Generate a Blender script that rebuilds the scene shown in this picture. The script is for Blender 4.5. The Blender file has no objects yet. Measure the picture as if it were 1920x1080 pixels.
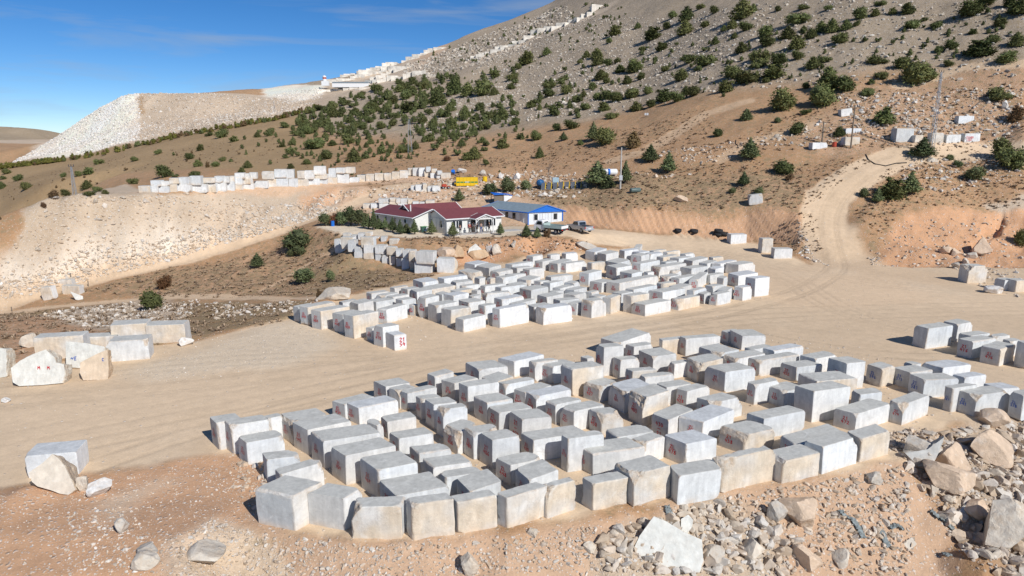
import bpy, bmesh, math, random
import numpy as np
from mathutils import Vector, Matrix
from mathutils.geometry import delaunay_2d_cdt
R = math.radians
rng = np.random.default_rng(7); random.seed(7)
scene = bpy.context.scene
# ---------------------------------------------------------------- camera, sky, sun, exposure
FOC, PITCH, H = 1290.0, R(12.5), 18.0
cam_d = bpy.data.cameras.new('camera'); cam = bpy.data.objects.new('camera', cam_d)
scene.collection.objects.link(cam); scene.camera = cam
cam.location = (0, 0, H); cam.rotation_euler = (R(90)-PITCH, 0, 0)
cam_d.sensor_width = 36; cam_d.lens = 36*FOC/1920; cam_d.clip_start = .5; cam_d.clip_end = 9000
SUN_EL, SUN_AZ = R(37), R(-51)          # azimuth as a plan angle of the direction towards the sun
sd = bpy.data.lights.new('sun', 'SUN'); sun = bpy.data.objects.new('sun', sd); scene.collection.objects.link(sun)
sd.energy = 4.5; sd.angle = R(.53); sd.color = (1, .975, .94)
sv = Vector((math.cos(SUN_AZ)*math.cos(SUN_EL), math.sin(SUN_AZ)*math.cos(SUN_EL), math.sin(SUN_EL)))
sun.rotation_euler = sv.to_track_quat('Z', 'Y').to_euler(); sun.location = (0, 0, 200)
w = bpy.data.worlds.new('World'); scene.world = w; w.use_nodes = True
nt = w.node_tree; N = nt.nodes; Lk = nt.links
bg = N['Background']; bg.inputs[1].default_value = .067
sky = N.new('ShaderNodeTexSky'); sky.sky_type = 'NISHITA'; sky.sun_disc = False
sky.sun_elevation = SUN_EL; sky.sun_rotation = R(90)-SUN_AZ; sky.altitude = 2500; sky.air_density = .8; sky.dust_density = .0; sky.ozone_density = 5.0
tc = N.new('ShaderNodeTexCoord'); mp = N.new('ShaderNodeMapping'); mp.inputs['Scale'].default_value = (2.0, 2.0, 19)
mp.inputs['Rotation'].default_value = (R(3), R(-7), 0)
nz = N.new('ShaderNodeTexNoise'); nz.inputs['Scale'].default_value = 1.7; nz.inputs['Detail'].default_value = 5; nz.inputs['Roughness'].default_value = .55
nz.inputs['Distortion'].default_value = .5
cr = N.new('ShaderNodeMapRange'); cr.inputs[1].default_value = .5; cr.inputs[2].default_value = .88; cr.inputs[3].default_value = 0; cr.inputs[4].default_value = .75; cr.clamp = True
mx = N.new('ShaderNodeMix'); mx.data_type = 'RGBA'; mx.inputs[7].default_value = (5.5, 6.4, 7.6, 1)
hs = N.new('ShaderNodeHueSaturation'); hs.inputs['Saturation'].default_value = 1.22; hs.inputs['Value'].default_value = 1.42; hs.inputs['Hue'].default_value = .502
Lk.new(tc.outputs['Generated'], mp.inputs[0]); Lk.new(mp.outputs[0], nz.inputs[0]); Lk.new(nz.outputs[0], cr.inputs[0])
Lk.new(cr.outputs[0], mx.inputs[0]); Lk.new(sky.outputs[0], hs.inputs['Color']); Lk.new(hs.outputs[0], mx.inputs[6]); Lk.new(mx.outputs[2], bg.inputs[0])
vs = scene.view_settings; vs.view_transform = 'Standard'; vs.look = 'None'; vs.exposure = 0; vs.gamma = 1; vs.use_curve_mapping = False

# ---------------------------------------------------------------- helpers
CP, SP = math.cos(PITCH), math.sin(PITCH)
def ray(px, py):
    a = (px-960)/FOC; b = -(py-540)/FOC
    return np.array([a, CP+b*SP, -SP+b*CP])
def at_z(px, py, z=0.):
    d = ray(px, py); return np.array([0, 0, H]) + d*((z-H)/d[2])
def at_y(px, py, Y):
    d = ray(px, py); return np.array([0, 0, H]) + d*(Y/d[1])
def proj(p):
    x, y, z = p[0], p[1], p[2]-H
    c = y*CP-z*SP; u = y*SP+z*CP
    return 960+FOC*x/c, 540-FOC*u/c
def hash3(i, j, k, s):
    n = (i*374761393 + j*668265263 + k*2147483647 + s*974634777) & 0x7fffffff
    n = ((n ^ (n >> 13))*1274126177) & 0x7fffffff
    return ((n ^ (n >> 16)) & 0xffff)/65535.
def vnoise(P, s=0):
    P = np.asarray(P, float); F = np.floor(P).astype(np.int64); f = P-F; f = f*f*(3-2*f)
    r = 0
    for a in (0, 1):
        for b in (0, 1):
            for c in (0, 1):
                wt = (f[..., 0] if a else 1-f[..., 0])*(f[..., 1] if b else 1-f[..., 1])*(f[..., 2] if c else 1-f[..., 2])
                r = r + wt*hash3(F[..., 0]+a, F[..., 1]+b, F[..., 2]+c, s)
    return r*2-1
def fbm(P, o=4, s=0):
    r = 0; a = 1; t = 0
    for k in range(o): r = r+a*vnoise(P*2.**k, s+k*17); t += a; a *= .5
    return r/t
def P2(x, y, k): return np.stack([np.asarray(x)*k, np.asarray(y)*k, np.zeros_like(np.asarray(x, float))+3.3], -1)
col = scene.collection
def link(o, parent=None):
    col.objects.link(o)
    if parent is not None: o.parent = parent
    return o
def np_mesh(name, V, F, mats, midx=None, smooth=False, attrs=None):
    V = np.asarray(V, np.float32); F = np.asarray(F, np.int32)
    me = bpy.data.meshes.new(name); n = F.shape[1]
    me.vertices.add(len(V)); me.vertices.foreach_set('co', V.ravel())
    me.loops.add(F.size); me.loops.foreach_set('vertex_index', F.ravel())
    me.polygons.add(len(F)); me.polygons.foreach_set('loop_start', np.arange(0, F.size, n, dtype=np.int32))
    me.polygons.foreach_set('loop_total', np.full(len(F), n, np.int32))
    if midx is not None: me.polygons.foreach_set('material_index', np.asarray(midx, np.int32))
    me.polygons.foreach_set('use_smooth', np.full(len(F), smooth))
    for m in (mats if isinstance(mats, (list, tuple)) else [mats]): me.materials.append(m)
    for k, a in (attrs or {}).items():
        a = np.asarray(a, np.float32)
        if a.ndim == 1: at = me.attributes.new(k, 'FLOAT', 'POINT'); at.data.foreach_set('value', a)
        else:
            at = me.attributes.new(k, 'FLOAT_COLOR', 'POINT')
            if a.shape[1] == 3: a = np.concatenate([a, np.ones((len(a), 1), np.float32)], 1)
            at.data.foreach_set('color', a.ravel())
    me.update(calc_edges=True); me.validate()
    return me
def tag(o, label=None, cat=None, group=None, kind=None):
    if label: o['label'] = label
    if cat: o['category'] = cat
    if group: o['group'] = group
    if kind: o['kind'] = kind
    return o
def empty(name, loc, rz=0):
    o = bpy.data.objects.new(name, None); link(o); o.location = loc; o.rotation_euler = (0, 0, rz); o.empty_display_size = .3; return o
class MB:                                             # collects quads, boxes and tubes; build() links ONE mesh object
    def __init__(s): s.bm = bmesh.new()
    def box(s, x0, x1, y0, y1, z0, z1, M=None, bev=0):
        r = bmesh.ops.create_cube(s.bm, size=1)['verts']
        for v in r: v.co = Vector(((x0+x1)/2+v.co.x*(x1-x0), (y0+y1)/2+v.co.y*(y1-y0), (z0+z1)/2+v.co.z*(z1-z0)))
        if bev:
            es = list({e for v in r for e in v.link_edges}); q = bmesh.ops.bevel(s.bm, geom=es, offset=bev, segments=2, affect='EDGES')
            r = list({v for f in q['faces'] for v in f.verts} | {v for v in r if v.is_valid})
        if M is not None: bmesh.ops.transform(s.bm, matrix=M, verts=[v for v in r if v.is_valid])
        return s
    def tube(s, pts, rad, n=8):
        pts = [Vector(p) for p in pts]; rr = rad if isinstance(rad, (list, tuple)) else [rad]*len(pts); rings = []
        for i, p in enumerate(pts):
            d = (pts[min(i+1, len(pts)-1)]-pts[max(i-1, 0)]).normalized()
            a = d.orthogonal().normalized() if i == 0 else (a-d*a.dot(d)).normalized()
            b = d.cross(a); rings.append([s.bm.verts.new(p+(a*math.cos(t)+b*math.sin(t))*rr[i]) for t in (2*math.pi*k/n for k in range(n))])
        for A, B in zip(rings, rings[1:]):
            for k in range(n): s.bm.faces.new((A[k], A[(k+1) % n], B[(k+1) % n], B[k]))
        s.bm.faces.new(rings[0][::-1]); s.bm.faces.new(rings[-1]); return s
    def poly(s, pts): s.bm.faces.new([s.bm.verts.new(p) for p in pts]); return s
    def slab(s, pts, t):                              # polygon with thickness: pts one side, moved by vector t for the other
        a = [s.bm.verts.new(p) for p in pts]; t = Vector(t); b = [s.bm.verts.new(Vector(p)+t) for p in pts]; n = len(pts)
        s.bm.faces.new(a[::-1]); s.bm.faces.new(b)
        for k in range(n): s.bm.faces.new((a[k], a[(k+1) % n], b[(k+1) % n], b[k]))
        return s
    def build(s, name, mat, parent=None, smooth=False):
        bmesh.ops.recalc_face_normals(s.bm, faces=s.bm.faces[:])
        me = bpy.data.meshes.new(name); s.bm.to_mesh(me); s.bm.free(); me.materials.append(mat)
        if smooth: me.polygons.foreach_set('use_smooth', [True]*len(me.polygons))
        return link(bpy.data.objects.new(name, me), parent)
# ---------------------------------------------------------------- materials
def new_mat(name):
    m = bpy.data.materials.new(name); m.use_nodes = True; t = m.node_tree
    return m, t, t.nodes, t.links, t.nodes['Principled BSDF']
def simple(name, c, rough=.6, metal=0, var=.12, scale=6, bump=0, spec=.4):
    m, t, n, l, b = new_mat(name)
    b.inputs['Roughness'].default_value = rough; b.inputs['Metallic'].default_value = metal; b.inputs['Specular IOR Level'].default_value = spec
    tc = n.new('ShaderNodeTexCoord'); z = n.new('ShaderNodeTexNoise'); z.inputs['Scale'].default_value = scale; z.inputs['Detail'].default_value = 6
    l.new(tc.outputs['Object'], z.inputs[0])
    r = n.new('ShaderNodeMapRange'); r.inputs[1].default_value = .3; r.inputs[2].default_value = .7; r.inputs[3].default_value = 1-var; r.inputs[4].default_value = 1+var
    l.new(z.outputs[0], r.inputs[0])
    x = n.new('ShaderNodeVectorMath'); x.operation = 'SCALE'; x.inputs[0].default_value = c[:3]; l.new(r.outputs[0], x.inputs['Scale']); l.new(x.outputs[0], b.inputs['Base Color'])
    if bump:
        bp = n.new('ShaderNodeBump'); bp.inputs['Strength'].default_value = bump; bp.inputs['Distance'].default_value = .05; l.new(z.outputs[0], bp.inputs['Height']); l.new(bp.outputs[0], b.inputs['Normal'])
    return m
def srgb(r, g, b):
    f = lambda c: ((c/255+.055)/1.055)**2.4 if c > 10 else c/255/12.92
    return np.array([f(r), f(g), f(b)])
# ---------------------------------------------------------------- the lie of the land: spot heights (px, py, distance) then plain points
SPOT = [
 # right hand mountain side, columns of points going up
 (800,352,139),(800,325,155),(800,300,175),(800,250,230),(800,200,290),(800,160,380),(800,120,520),
 (900,352,139),(900,325,152),(900,275,185),(900,225,240),(900,150,370),(900,90,520),
 (1000,372,130),(1000,345,145),(1000,300,165),(1000,250,195),(1000,200,245),(1000,150,315),(1000,100,400),(1000,50,520),
 (1100,355,134),(1200,340,132),(1200,300,145),(1200,250,165),(1200,200,200),(1200,150,240),(1200,100,290),(1200,50,350),(1200,0,420),
 (1300,360,126),(1400,350,124),(1400,300,134),(1400,250,146),(1400,200,164),(1400,150,184),(1400,100,208),(1400,50,238),(1400,0,275),
 (1480,330,126),(1600,275,132),(1600,250,138),(1600,200,150),(1600,150,163),(1600,100,180),(1600,50,198),(1600,0,220),
 (1760,250,134),(1760,200,144),(1760,150,156),(1760,100,170),(1760,50,184),(1760,0,200),
 (1920,300,122),(1920,250,128),(1920,200,137),(1920,150,147),(1920,100,158),(1920,50,168),(1920,0,180),
 # skyline of the mountain and quarry
 (650,158,500),(600,163,500),(700,145,520),(740,120,560),(850,76,600),(940,38,640),(1040,0,660),(1150,-60,690),(1300,-160,650),(1500,-260,520),(1700,-260,400),(1920,-240,330),
 (620,205,400),(700,180,360),(700,250,250),(620,300,185),(620,325,165),(700,320,160),(760,345,142),(560,340,142),
 # terrace with the far block row, spoil face, tracks
 (95,371,112),(180,367,115),(300,362,122),(400,356,130),(500,350,138),(650,345,146),(640,352,140),(700,345,147),(720,352,141),
 (50,420,108),(0,470,103),(0,573,98),(77,550,104),(167,530,110),(300,500,116),(433,463,122),(547,427,127),(640,395,131),(690,372,136),
 (0,590,95.5),(127,575,97),(260,564,97.5),(300,558,97.6),(450,559,91),(560,558,86),(605,556,82),
 (0,600,78),(120,590,85),(0,650,60),(250,600,80),(350,600,76),(400,520,105),(560,475,112),(570,528,98),(480,497,112),(700,520,92),(640,472,108),(800,514,92),(740,498,99),
 (660,545,84),
 # left yard edge
 (0,705,50.5),(60,688,52.5),(130,672,54.5),(280,645,58.2),(350,640,59),(420,622,62.7),(545,592,68.5),(600,566,74.5),(690,540,81),(800,518,88.5),(860,500,95),(905,492,98.5),
 # soil bank up to the plateau, plateau rim
 (960,452,102),(1050,456,103.5),(1120,462,106),(870,450,103),(780,452,101),(690,445,105),(640,436,109),(590,425,117),
 (1180,462,109),(1250,455,110),(1400,455,110),(1440,470,105),
 (690,437,108.2),(800,440,106.5),(900,441.5,106),(1000,440,106.5),(1100,436,110),(1160,440,112),
 (960,424,117.5),(1060,421,119),(700,417,121),(1100,419,121.5),(1200,432,117),(1300,440,115),(1400,450,112),(1430,455,110),
 # ridged cut bank, its rim, nose by the road
 (1100,390,124),(1200,393,119.5),(1300,395,118),(1400,388,116.5),(1455,400,112),(1490,400,110.5),(1500,440,105),(1480,455,106),(1490,478,102),(1520,492,98.5),
 (1150,375,124),(1430,360,120),
 # road up the hill and the ground right of it
 (1570,490,98),(1640,492,97),(1520,440,105),(1590,440,105),(1510,400,111.5),(1582,400,111.5),(1512,370,116),(1580,370,115.5),(1575,328,121),(1625,330,120),(1680,290,128),(1720,292,127),(1800,282,129),(1860,285,128),
 (1620,415,107),(1640,470,101),(1700,375,113),(1800,330,120),(1920,340,115),(1640,378,114),
 (1700,405,109),(1770,390,110.5),(1860,395,110),(1920,400,108.5),(1690,455,103),(1760,468,102.5),(1850,470,102),(1920,468,102),
 # valley on the left, hedge line, white heap
 (0,345,300),(0,400,230),(50,400,225),(0,440,190),(100,340,235),(200,335,195),(300,300,240),(450,300,200),(450,260,260),(300,335,165),
 (0,315,350),(100,303,340),(200,290,330),(350,255,320),(530,225,320),(620,232,300),
 (20,303,385),(100,262,420),(160,220,430),(225,177,425),(400,176,435),(500,190,440),(560,205,420),(485,168,520),(150,292,352),(350,245,345),(520,215,345),(250,240,385),(400,215,400),
 (50,292,700),(100,276,1000),(-200,276,1000),(0,262,1500),(-300,262,1500),(40,237,2200),(-100,234,2200),(-300,240,2100),(80,262,2100),(110,276,2000),(150,268,2300),(95,300,520),(150,290,560),(215,278,640),(330,260,700),(20,300,600),(-300,340,330),(-300,420,200),
]
def wp(px, py, Y): p = at_y(px, py, Y); return (p[0], p[1], p[2])
pts = [wp(*s) for s in SPOT]
yard = []
for px, py in [(-150,930),(0,925),(150,905),(300,930),(460,935),(-200,820),(0,800),(200,800),(-150,730),(100,740),(300,700),(500,680),(700,640),(700,580),(800,560),(900,530),(1000,500),
               (1000,480),(1100,485),(1200,480),(1300,480),(1400,490),(1480,500),(1650,510),(1750,500),(1920,500),(1300,560),(1500,600),(1700,560),(1920,560),(2100,520),(2100,620),(1500,700),(1920,640),(1000,650),(1000,800),(1200,750),(1500,780),(800,720),
               (2100,780),(1920,772),(1760,800),(1700,850),(1675,862),(600,800),(700,940),(1100,900),(1400,850)]:
    yard.append(tuple(at_z(px, py, 0)))
EDGE = [(470,1000),(545,1005),(650,1024),(770,1020),(950,1007),(1100,975),(1200,957),(1340,925),(1480,912),(1560,897),(1620,880),(1690,868)]
rim = [tuple(at_z(px, py, 0)) for px, py in EDGE]
slope = []
for k, p in enumerate(rim):
    f = k/(len(rim)-1)
    for dd, zz in ((2.2, -1.15), (4.5, -2.7), (9, -5.2), (15, -8)): slope.append((p[0]+dd*(.1+.35*f), p[1]-dd*(.95-.15*f), zz))
slope += [wp(1780,860,37.5), wp(1800,930,34), wp(1850,1040,30), wp(1920,860,38.5), wp(1920,960,33.5), wp(2050,900,37), wp(2000,1080,29)]
slope += [wp(450,1075,24.8), wp(330,1010,27.2), wp(330,1080,24.9), wp(150,1000,28), wp(150,1080,25.2), wp(0,1000,28), wp(0,1080,25.3), wp(60,905,32.4), wp(20,930,31)]
slope += [(-26,17,-2.2), (-8,16,-3.0), (4,8,-10), (-20,6,-6), (-50,10,-3), (-60,26,-1), (40,6,-14), (60,18,-8), (60,30,-3.0)]
BACK = [(-700,2500,20),(0,2600,20),(800,2600,150),(1500,2500,150),(1500,1200,260),(1500,500,280),(700,900,300),(420,1000,210),(-300,1000,8),(-550,1100,0),(-100,1050,20),(100,1100,60),(250,1050,120),(90,850,125),(-100,800,50),(-200,720,20),(-330,700,2),(-420,700,-6),(-420,500,-3),
        (-800,1200,0),(-1500,2400,30),(-1500,900,0),(-900,500,-8),(-500,420,0),(-400,250,-12),(-300,150,-12),(-220,90,-8),(-120,90,-9),(-110,60,-4),(-70,62,-1),(-75,45,0),(-160,30,-4),
        (120,60,0),(120,95,0),(250,60,10),(200,110,22),(300,200,75),(400,330,140),(500,500,210),(-1500,60,-8),(1500,60,120),(-300,20,-6),(300,20,-4),(-120,6,-6),(120,4,-12),(1500,4,50),(-1500,4,-12),(100,35,-2)]
allp = pts+yard+rim+slope+BACK
co = [Vector((p[0]*.01, p[1]*.01)) for p in allp]
vv, ee, tri, ov, oe, of = delaunay_2d_cdt(co, [], [], 0, 1e-7)
zz = [allp[o[0]][2] for o in ov]
NU, NY = 900, 1000
U = np.concatenate([np.linspace(-2.2, -.86, 60, endpoint=False), np.linspace(-.86, .86, NU-120), np.linspace(.86, 2.2, 61)[1:]])
NU = len(U)
YY = np.concatenate([8*(13/8)**np.linspace(0, 1, 20, endpoint=False), 13*(2400/13)**np.linspace(0, 1, NY-20)])
GY = np.repeat(YY[:, None], NU, 1); GX = YY[:, None]*U[None, :]
GZ = np.zeros_like(GX)
for t in tri:
    (x0, y0), (x1, y1), (x2, y2) = [(vv[i].x*100, vv[i].y*100) for i in t]; z0, z1, z2 = [zz[i] for i in t]
    a, b = np.searchsorted(YY, min(y0, y1, y2)), np.searchsorted(YY, max(y0, y1, y2))
    if b <= a: continue
    xs, ys = GX[a:b], GY[a:b]; D = (y1-y2)*(x0-x2)+(x2-x1)*(y0-y2)
    if abs(D) < 1e-9: continue
    l0 = ((y1-y2)*(xs-x2)+(x2-x1)*(ys-y2))/D; l1 = ((y2-y0)*(xs-x2)+(x0-x2)*(ys-y2))/D; l2 = 1-l0-l1
    m = (l0 >= -1e-6) & (l1 >= -1e-6) & (l2 >= -1e-6)
    GZ[a:b][m] = (l0*z0+l1*z1+l2*z2)[m]
def blur(A, n):
    for _ in range(n):
        B = np.pad(A, 1, mode='edge'); A = (B[1:-1, :-2]+2*B[1:-1, 1:-1]+B[1:-1, 2:])/4
        B = np.pad(A, 1, mode='edge'); A = (B[:-2, 1:-1]+2*B[1:-1, 1:-1]+B[2:, 1:-1])/4
    return A
GZb = blur(GZ, 5); far = np.clip((GY-130)/100, 0, 1); GZb2 = blur(GZb, 5); GZ = GZb*(1-far)+GZb2*far
def grid_uv(x, y):
    x = np.asarray(x, float); y = np.asarray(y, float)
    j = np.interp(y, YY, np.arange(len(YY))); i = np.interp(x/np.maximum(y, 1e-3), U, np.arange(NU))
    return i, j
def sample(G, x, y):
    i, j = grid_uv(x, y); i0 = np.clip(np.floor(i).astype(int), 0, NU-2); j0 = np.clip(np.floor(j).astype(int), 0, len(YY)-2); a = i-i0; b = j-j0
    return (G[j0, i0]*(1-a)+G[j0, i0+1]*a)*(1-b)+(G[j0+1, i0]*(1-a)+G[j0+1, i0+1]*a)*b
def ground_z(x, y): return sample(GZ, x, y)
def hit(px, py, dmin=14., dmax=2350.):                # where the sight line of a spot in the photograph meets the land
    d = ray(px, py); Y = dmin*(dmax/dmin)**np.linspace(0, 1, 2600)
    P = np.array([0, 0, H])[None]+d[None]*(Y/d[1])[:, None]; g = ground_z(P[:, 0], P[:, 1]); k = np.nonzero(P[:, 2] <= g)[0]
    if len(k) == 0 or k[0] == 0: return None
    k = k[0]; a = P[k-1, 2]-g[k-1]; b = g[k]-P[k, 2]; t = a/(a+b+1e-9); q = P[k-1]*(1-t)+P[k]*t
    return np.array([q[0], q[1], float(ground_z(q[0], q[1]))])
def hits(l, dmin=14.): return [h for h in (hit(a, b, dmin) for a, b in l) if h is not None]
def edge_dist(x, y, poly, closed=True):
    d = np.full(x.shape, 1e9); n = len(poly)
    for k in range(n if closed else n-1):
        ax, ay = poly[k][0], poly[k][1]; bx, by = poly[(k+1) % n][0], poly[(k+1) % n][1]; L = (bx-ax)**2+(by-ay)**2+1e-9
        t = np.clip(((x-ax)*(bx-ax)+(y-ay)*(by-ay))/L, 0, 1); d = np.minimum(d, np.hypot(x-ax-t*(bx-ax), y-ay-t*(by-ay)))
    return d
def inside(x, y, poly):
    c = np.zeros(x.shape, bool); n = len(poly)
    for k in range(n):
        ax, ay = poly[k][0], poly[k][1]; bx, by = poly[(k+1) % n][0], poly[(k+1) % n][1]
        c ^= ((ay > y) != (by > y)) & (x < (bx-ax)*(y-ay)/(by-ay+1e-12)+ax)
    return c
def far_pts(l): return [at_y(*q) for q in l]
def zone(pix, soft, amp=None, world=False):           # 0..1 weight of a patch of ground, ragged edge
    poly = pix if world else hits(pix)
    m = np.zeros_like(GX); xs = [p[0] for p in poly]; ys = [p[1] for p in poly]
    mar = soft*4; s = (GX > min(xs)-mar) & (GX < max(xs)+mar) & (GY > min(ys)-mar) & (GY < max(ys)+mar)
    x, y = GX[s], GY[s]; d = edge_dist(x, y, poly)*np.where(inside(x, y, poly), 1, -1)
    d = d+fbm(P2(x, y, .35/soft), 4, 5)*soft*(1.6 if amp is None else amp)
    m[s] = np.clip(d/soft+.5, 0, 1); return m
def track(pix, width, soft=.6, world=False):
    poly = pix if world else hits(pix); m = np.zeros_like(GX); xs = [p[0] for p in poly]; ys = [p[1] for p in poly]; mar = width+3
    s = (GX > min(xs)-mar) & (GX < max(xs)+mar) & (GY > min(ys)-mar) & (GY < max(ys)+mar); x, y = GX[s], GY[s]
    d = width/2-edge_dist(x, y, poly, False)+fbm(P2(x, y, .5), 3, 9)*soft; m[s] = np.clip(d/soft+.5, 0, 1); return m
# surface colours of the ground by place (albedo), and how stony / scrubby it is
C = {k: srgb(*v) for k, v in dict(field=(164,137,102), hill=(180,142,106), scree=(165,147,124), yard=(212,187,156), road=(214,187,155), orange=(201,160,125),
     spoil=(195,174,149), slope=(198,165,135), white=(238,224,204), pit=(202,156,118), scrub=(168,138,104), chalk=(222,204,178), bank=(188,150,116), heap=(208,174,142)).items()}
COL = np.zeros(GX.shape+(3,)); COL[:] = C['hill']; ST = np.full(GX.shape, .3); SC = np.full(GX.shape, .45)
def paint(m, c, st=None, sc=None):
    global COL, ST, SC
    if c is not None: COL = COL*(1-m[..., None])+C[c]*m[..., None]
    if st is not None: ST = ST*(1-m)+st*m
    if sc is not None: SC = SC*(1-m)+sc*m
z_scree = zone(hits([(560,250),(800,262),(960,235),(1130,215),(1340,175),(1560,170),(1920,150),(2100,140)])+[(300,160),(900,160),(900,1100),(0,1600),(-500,1200),(-300,660),(-150,480)], 14, world=True)
paint(z_scree, 'scree', .75, .3)
z_field = zone([(-300,300),(0,305),(350,250),(560,215),(640,290),(560,330),(95,372),(0,480),(-300,480)], 6)
paint(z_field, 'field', .08, .35)
paint(zone([(-300,300),(100,276),(150,262),(-300,262)], 20), 'field', .1, .3)
paint(zone([(-3200,1650),(-700,1650),(-600,2450),(-3200,2450)], 60, world=True), 'scree', .5, .6)
paint(zone(far_pts([(-80,262,1300),(125,268,1300),(125,266,1560),(-80,262,1560)]), 20, world=True), 'spoil', .3, 0)
paint(zone(far_pts([(10,310,372),(60,280,400),(100,258,425),(160,218,440),(225,174,450),(262,172,450),(262,268,345),(200,288,345),(100,303,356)]), 9, world=True), 'white', .85, 0)
paint(zone(far_pts([(262,172,450),(400,172,460),(520,186,470),(560,200,440),(600,212,420),(540,222,335),(350,252,335),(262,270,345)]), 4, world=True), 'spoil', .7, .05)
paint(zone([(258,181),(268,181),(269,212),(260,215)], 1.5), 'scrub', .5, .3)
paint(zone(far_pts([(480,166,525),(560,163,515),(612,164,500),(615,186,440),(560,192,440),(500,182,460)]), 4, world=True), 'white', .7, 0)
paint(zone(far_pts([(560,192,440),(612,170,470),(700,160,480),(760,158,440),(700,186,370),(600,212,410)]), 4, world=True), 'spoil', .6, .1)
paint(zone(far_pts([(606,168,490),(616,150,505),(650,144,510),(742,114,575),(790,104,580),(800,120,500),(760,150,440),(700,160,470)]), 4, world=True), 'spoil', .8, .1)
paint(zone(far_pts([(775,116,575),(840,86,600),(835,104,560),(790,124,520)]), 4, world=True)*.6, 'heap', .8, .1)
paint(track([(880,118),(905,108),(945,95),(985,80),(1012,64),(1060,50),(1105,34),(1135,16)], 14, 3)*.8, 'spoil', .8, .1)
paint(zone([(0,480),(50,425),(95,372),(300,364),(500,352),(640,352),(700,352),(640,392),(540,425),(433,458),(300,494),(167,525),(0,566)], 1.2), 'spoil', .62, .05)
paint(zone([(0,510),(120,480),(300,440),(430,440),(400,466),(160,520),(0,560)], 4), 'white', .8, .03)
paint(zone([(560,370),(620,350),(680,352),(620,385),(580,400)], 2), 'orange', .5, .05)
paint(zone([(260,360),(640,350),(700,345),(900,352),(1000,345),(1000,338),(700,330),(600,330),(300,345)], 2), 'heap', .4, .15)
paint(zone([(0,585),(300,566),(600,562),(590,590),(545,600),(420,625),(270,650),(0,680)], 2), 'scrub', .25, .8)
paint(zone([(0,592),(90,590),(200,610),(270,640),(130,672),(0,700)], 2), 'orange', .25, .35)
paint(zone([(70,590),(250,560),(330,560),(350,590),(250,620),(150,610)], 1.5), 'spoil', .7, .15)
paint(zone([(150,545),(300,510),(560,440),(640,440),(640,475),(800,515),(860,505),(700,540),(600,558),(300,560)], 2), 'bank', .3, .75)
paint(zone([(560,520),(640,475),(800,512),(700,545),(600,550)], 2.5), 'scrub', .3, .8)
paint(zone([(640,355),(700,352),(900,355),(1000,372),(1100,380),(1060,420),(960,424),(700,417),(590,425)], 2), 'heap', .5, .3)
paint(zone([(860,470),(900,452),(1000,446),(1100,460),(1060,475),(930,492),(860,498)], 1.5), 'pit', .35, .1)
z_bank = zone([(1060,421),(1200,433),(1430,453),(1500,470),(1520,400),(1460,392),(1200,392),(1060,384)], 1.0); paint(z_bank, 'orange', .2, .12)
paint(zone([(1000,378),(1200,394),(1400,388),(1500,400),(1480,320),(1300,330),(1000,345)], 3), 'bank', .3, .85)
paint(zone([(820,340),(1000,300),(1200,270),(1330,250),(1500,280),(1300,300),(1100,330),(1000,345)], 3), 'hill', .35, .25)
z_pit = zone([(1640,470),(1700,400),(1770,388),(1940,392),(2100,400),(2100,500),(1940,500),(1760,498),(1660,500)], 1.2); paint(z_pit, 'pit', .35, .12)
paint(zone([(1840,385),(1920,370),(1920,400),(1880,402)], 1), 'spoil', .5, 0)
paint(zone([(1600,160),(1760,150),(1920,120),(1920,290),(1700,285),(1560,290),(1480,250)], 4), 'bank', .6, .45)
yardpoly = [(-300,980),(-300,705),(0,700),(60,690),(130,674),(280,648),(350,643),(420,626),(545,596),(600,570),(690,545),(800,522),(860,503),(930,495),(1060,478),(1180,464),(1100,455),(1060,445),(1000,441),(960,432),(1060,424),
            (1130,430),(1200,436),(1300,443),(1430,457),(1490,480),(1530,500),(1640,497),(1760,500),(1940,502),(2300,500),(2300,790),(1920,780),(1760,806),(1690,868),(1480,905),(1100,965),(950,1000),(770,1012),(545,1000),(470,960),(400,850),(250,880),(0,925)]
z_yard = zone(yardpoly, 1.0); paint(z_yard, 'yard', .03, 0)
paint(zone([(590,426),(700,418),(960,424),(1060,424),(1060,440),(900,445),(780,446),(640,440)], .6), 'chalk', .2, .1)
paint(zone([(400,850),(250,880),(0,925),(-300,960),(-300,1400),(320,1400),(330,1080),(480,980),(520,870),(470,840)], 1.2), 'orange', .35, 0)
paint(zone([(330,1085),(320,1010),(400,970),(480,985),(545,1003),(700,1100),(600,1200),(330,1200)], 1.5)*.65, 'chalk', .7, 0)
paint(zone([(470,965),(545,1001),(650,1018),(770,1014),(950,1002),(1100,968),(1200,955),(1340,920),(1480,908),(1690,868),(1800,1000),(1700,1300),(700,1300)], .8), 'slope', .45, 0)
paint(zone([(1120,1000),(1340,935),(1450,985),(1480,1090),(1100,1300)], .8), 'spoil', .8, 0)
paint(zone([(1690,855),(1760,806),(1920,782),(2300,790),(2300,1200),(1900,1100),(1780,960)], .8), 'spoil', .8, 0)
paint(zone([(190,940),(290,900),(330,905),(270,935),(230,975),(190,975)], 1.6)*.5, 'chalk', .4, 0)
paint(zone([(380,650),(560,605),(640,650),(560,690),(400,700),(280,720),(200,700)], 2.5)*.6, 'chalk', .35, 0)
ROAD = track([(1600,520),(1568,480),(1548,440),(1545,400),(1550,372),(1580,345),(1630,318),(1690,292),(1760,284),(1860,286),(1940,300)], 7.0); paint(ROAD, 'road', .08, 0)
paint(zone([(1440,512),(1515,488),(1522,450),(1530,420),(1600,420),(1625,465),(1680,500),(1800,520),(1700,570),(1500,580),(1380,550)], 2)*.9, 'road', .05, 0)
T2 = track([(0,573),(77,550),(167,530),(300,500),(433,463),(547,427),(640,395),(690,372),(730,350),(800,346),(900,350)], 3.6); paint(T2*.9, 'road', .15, 0)
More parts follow.
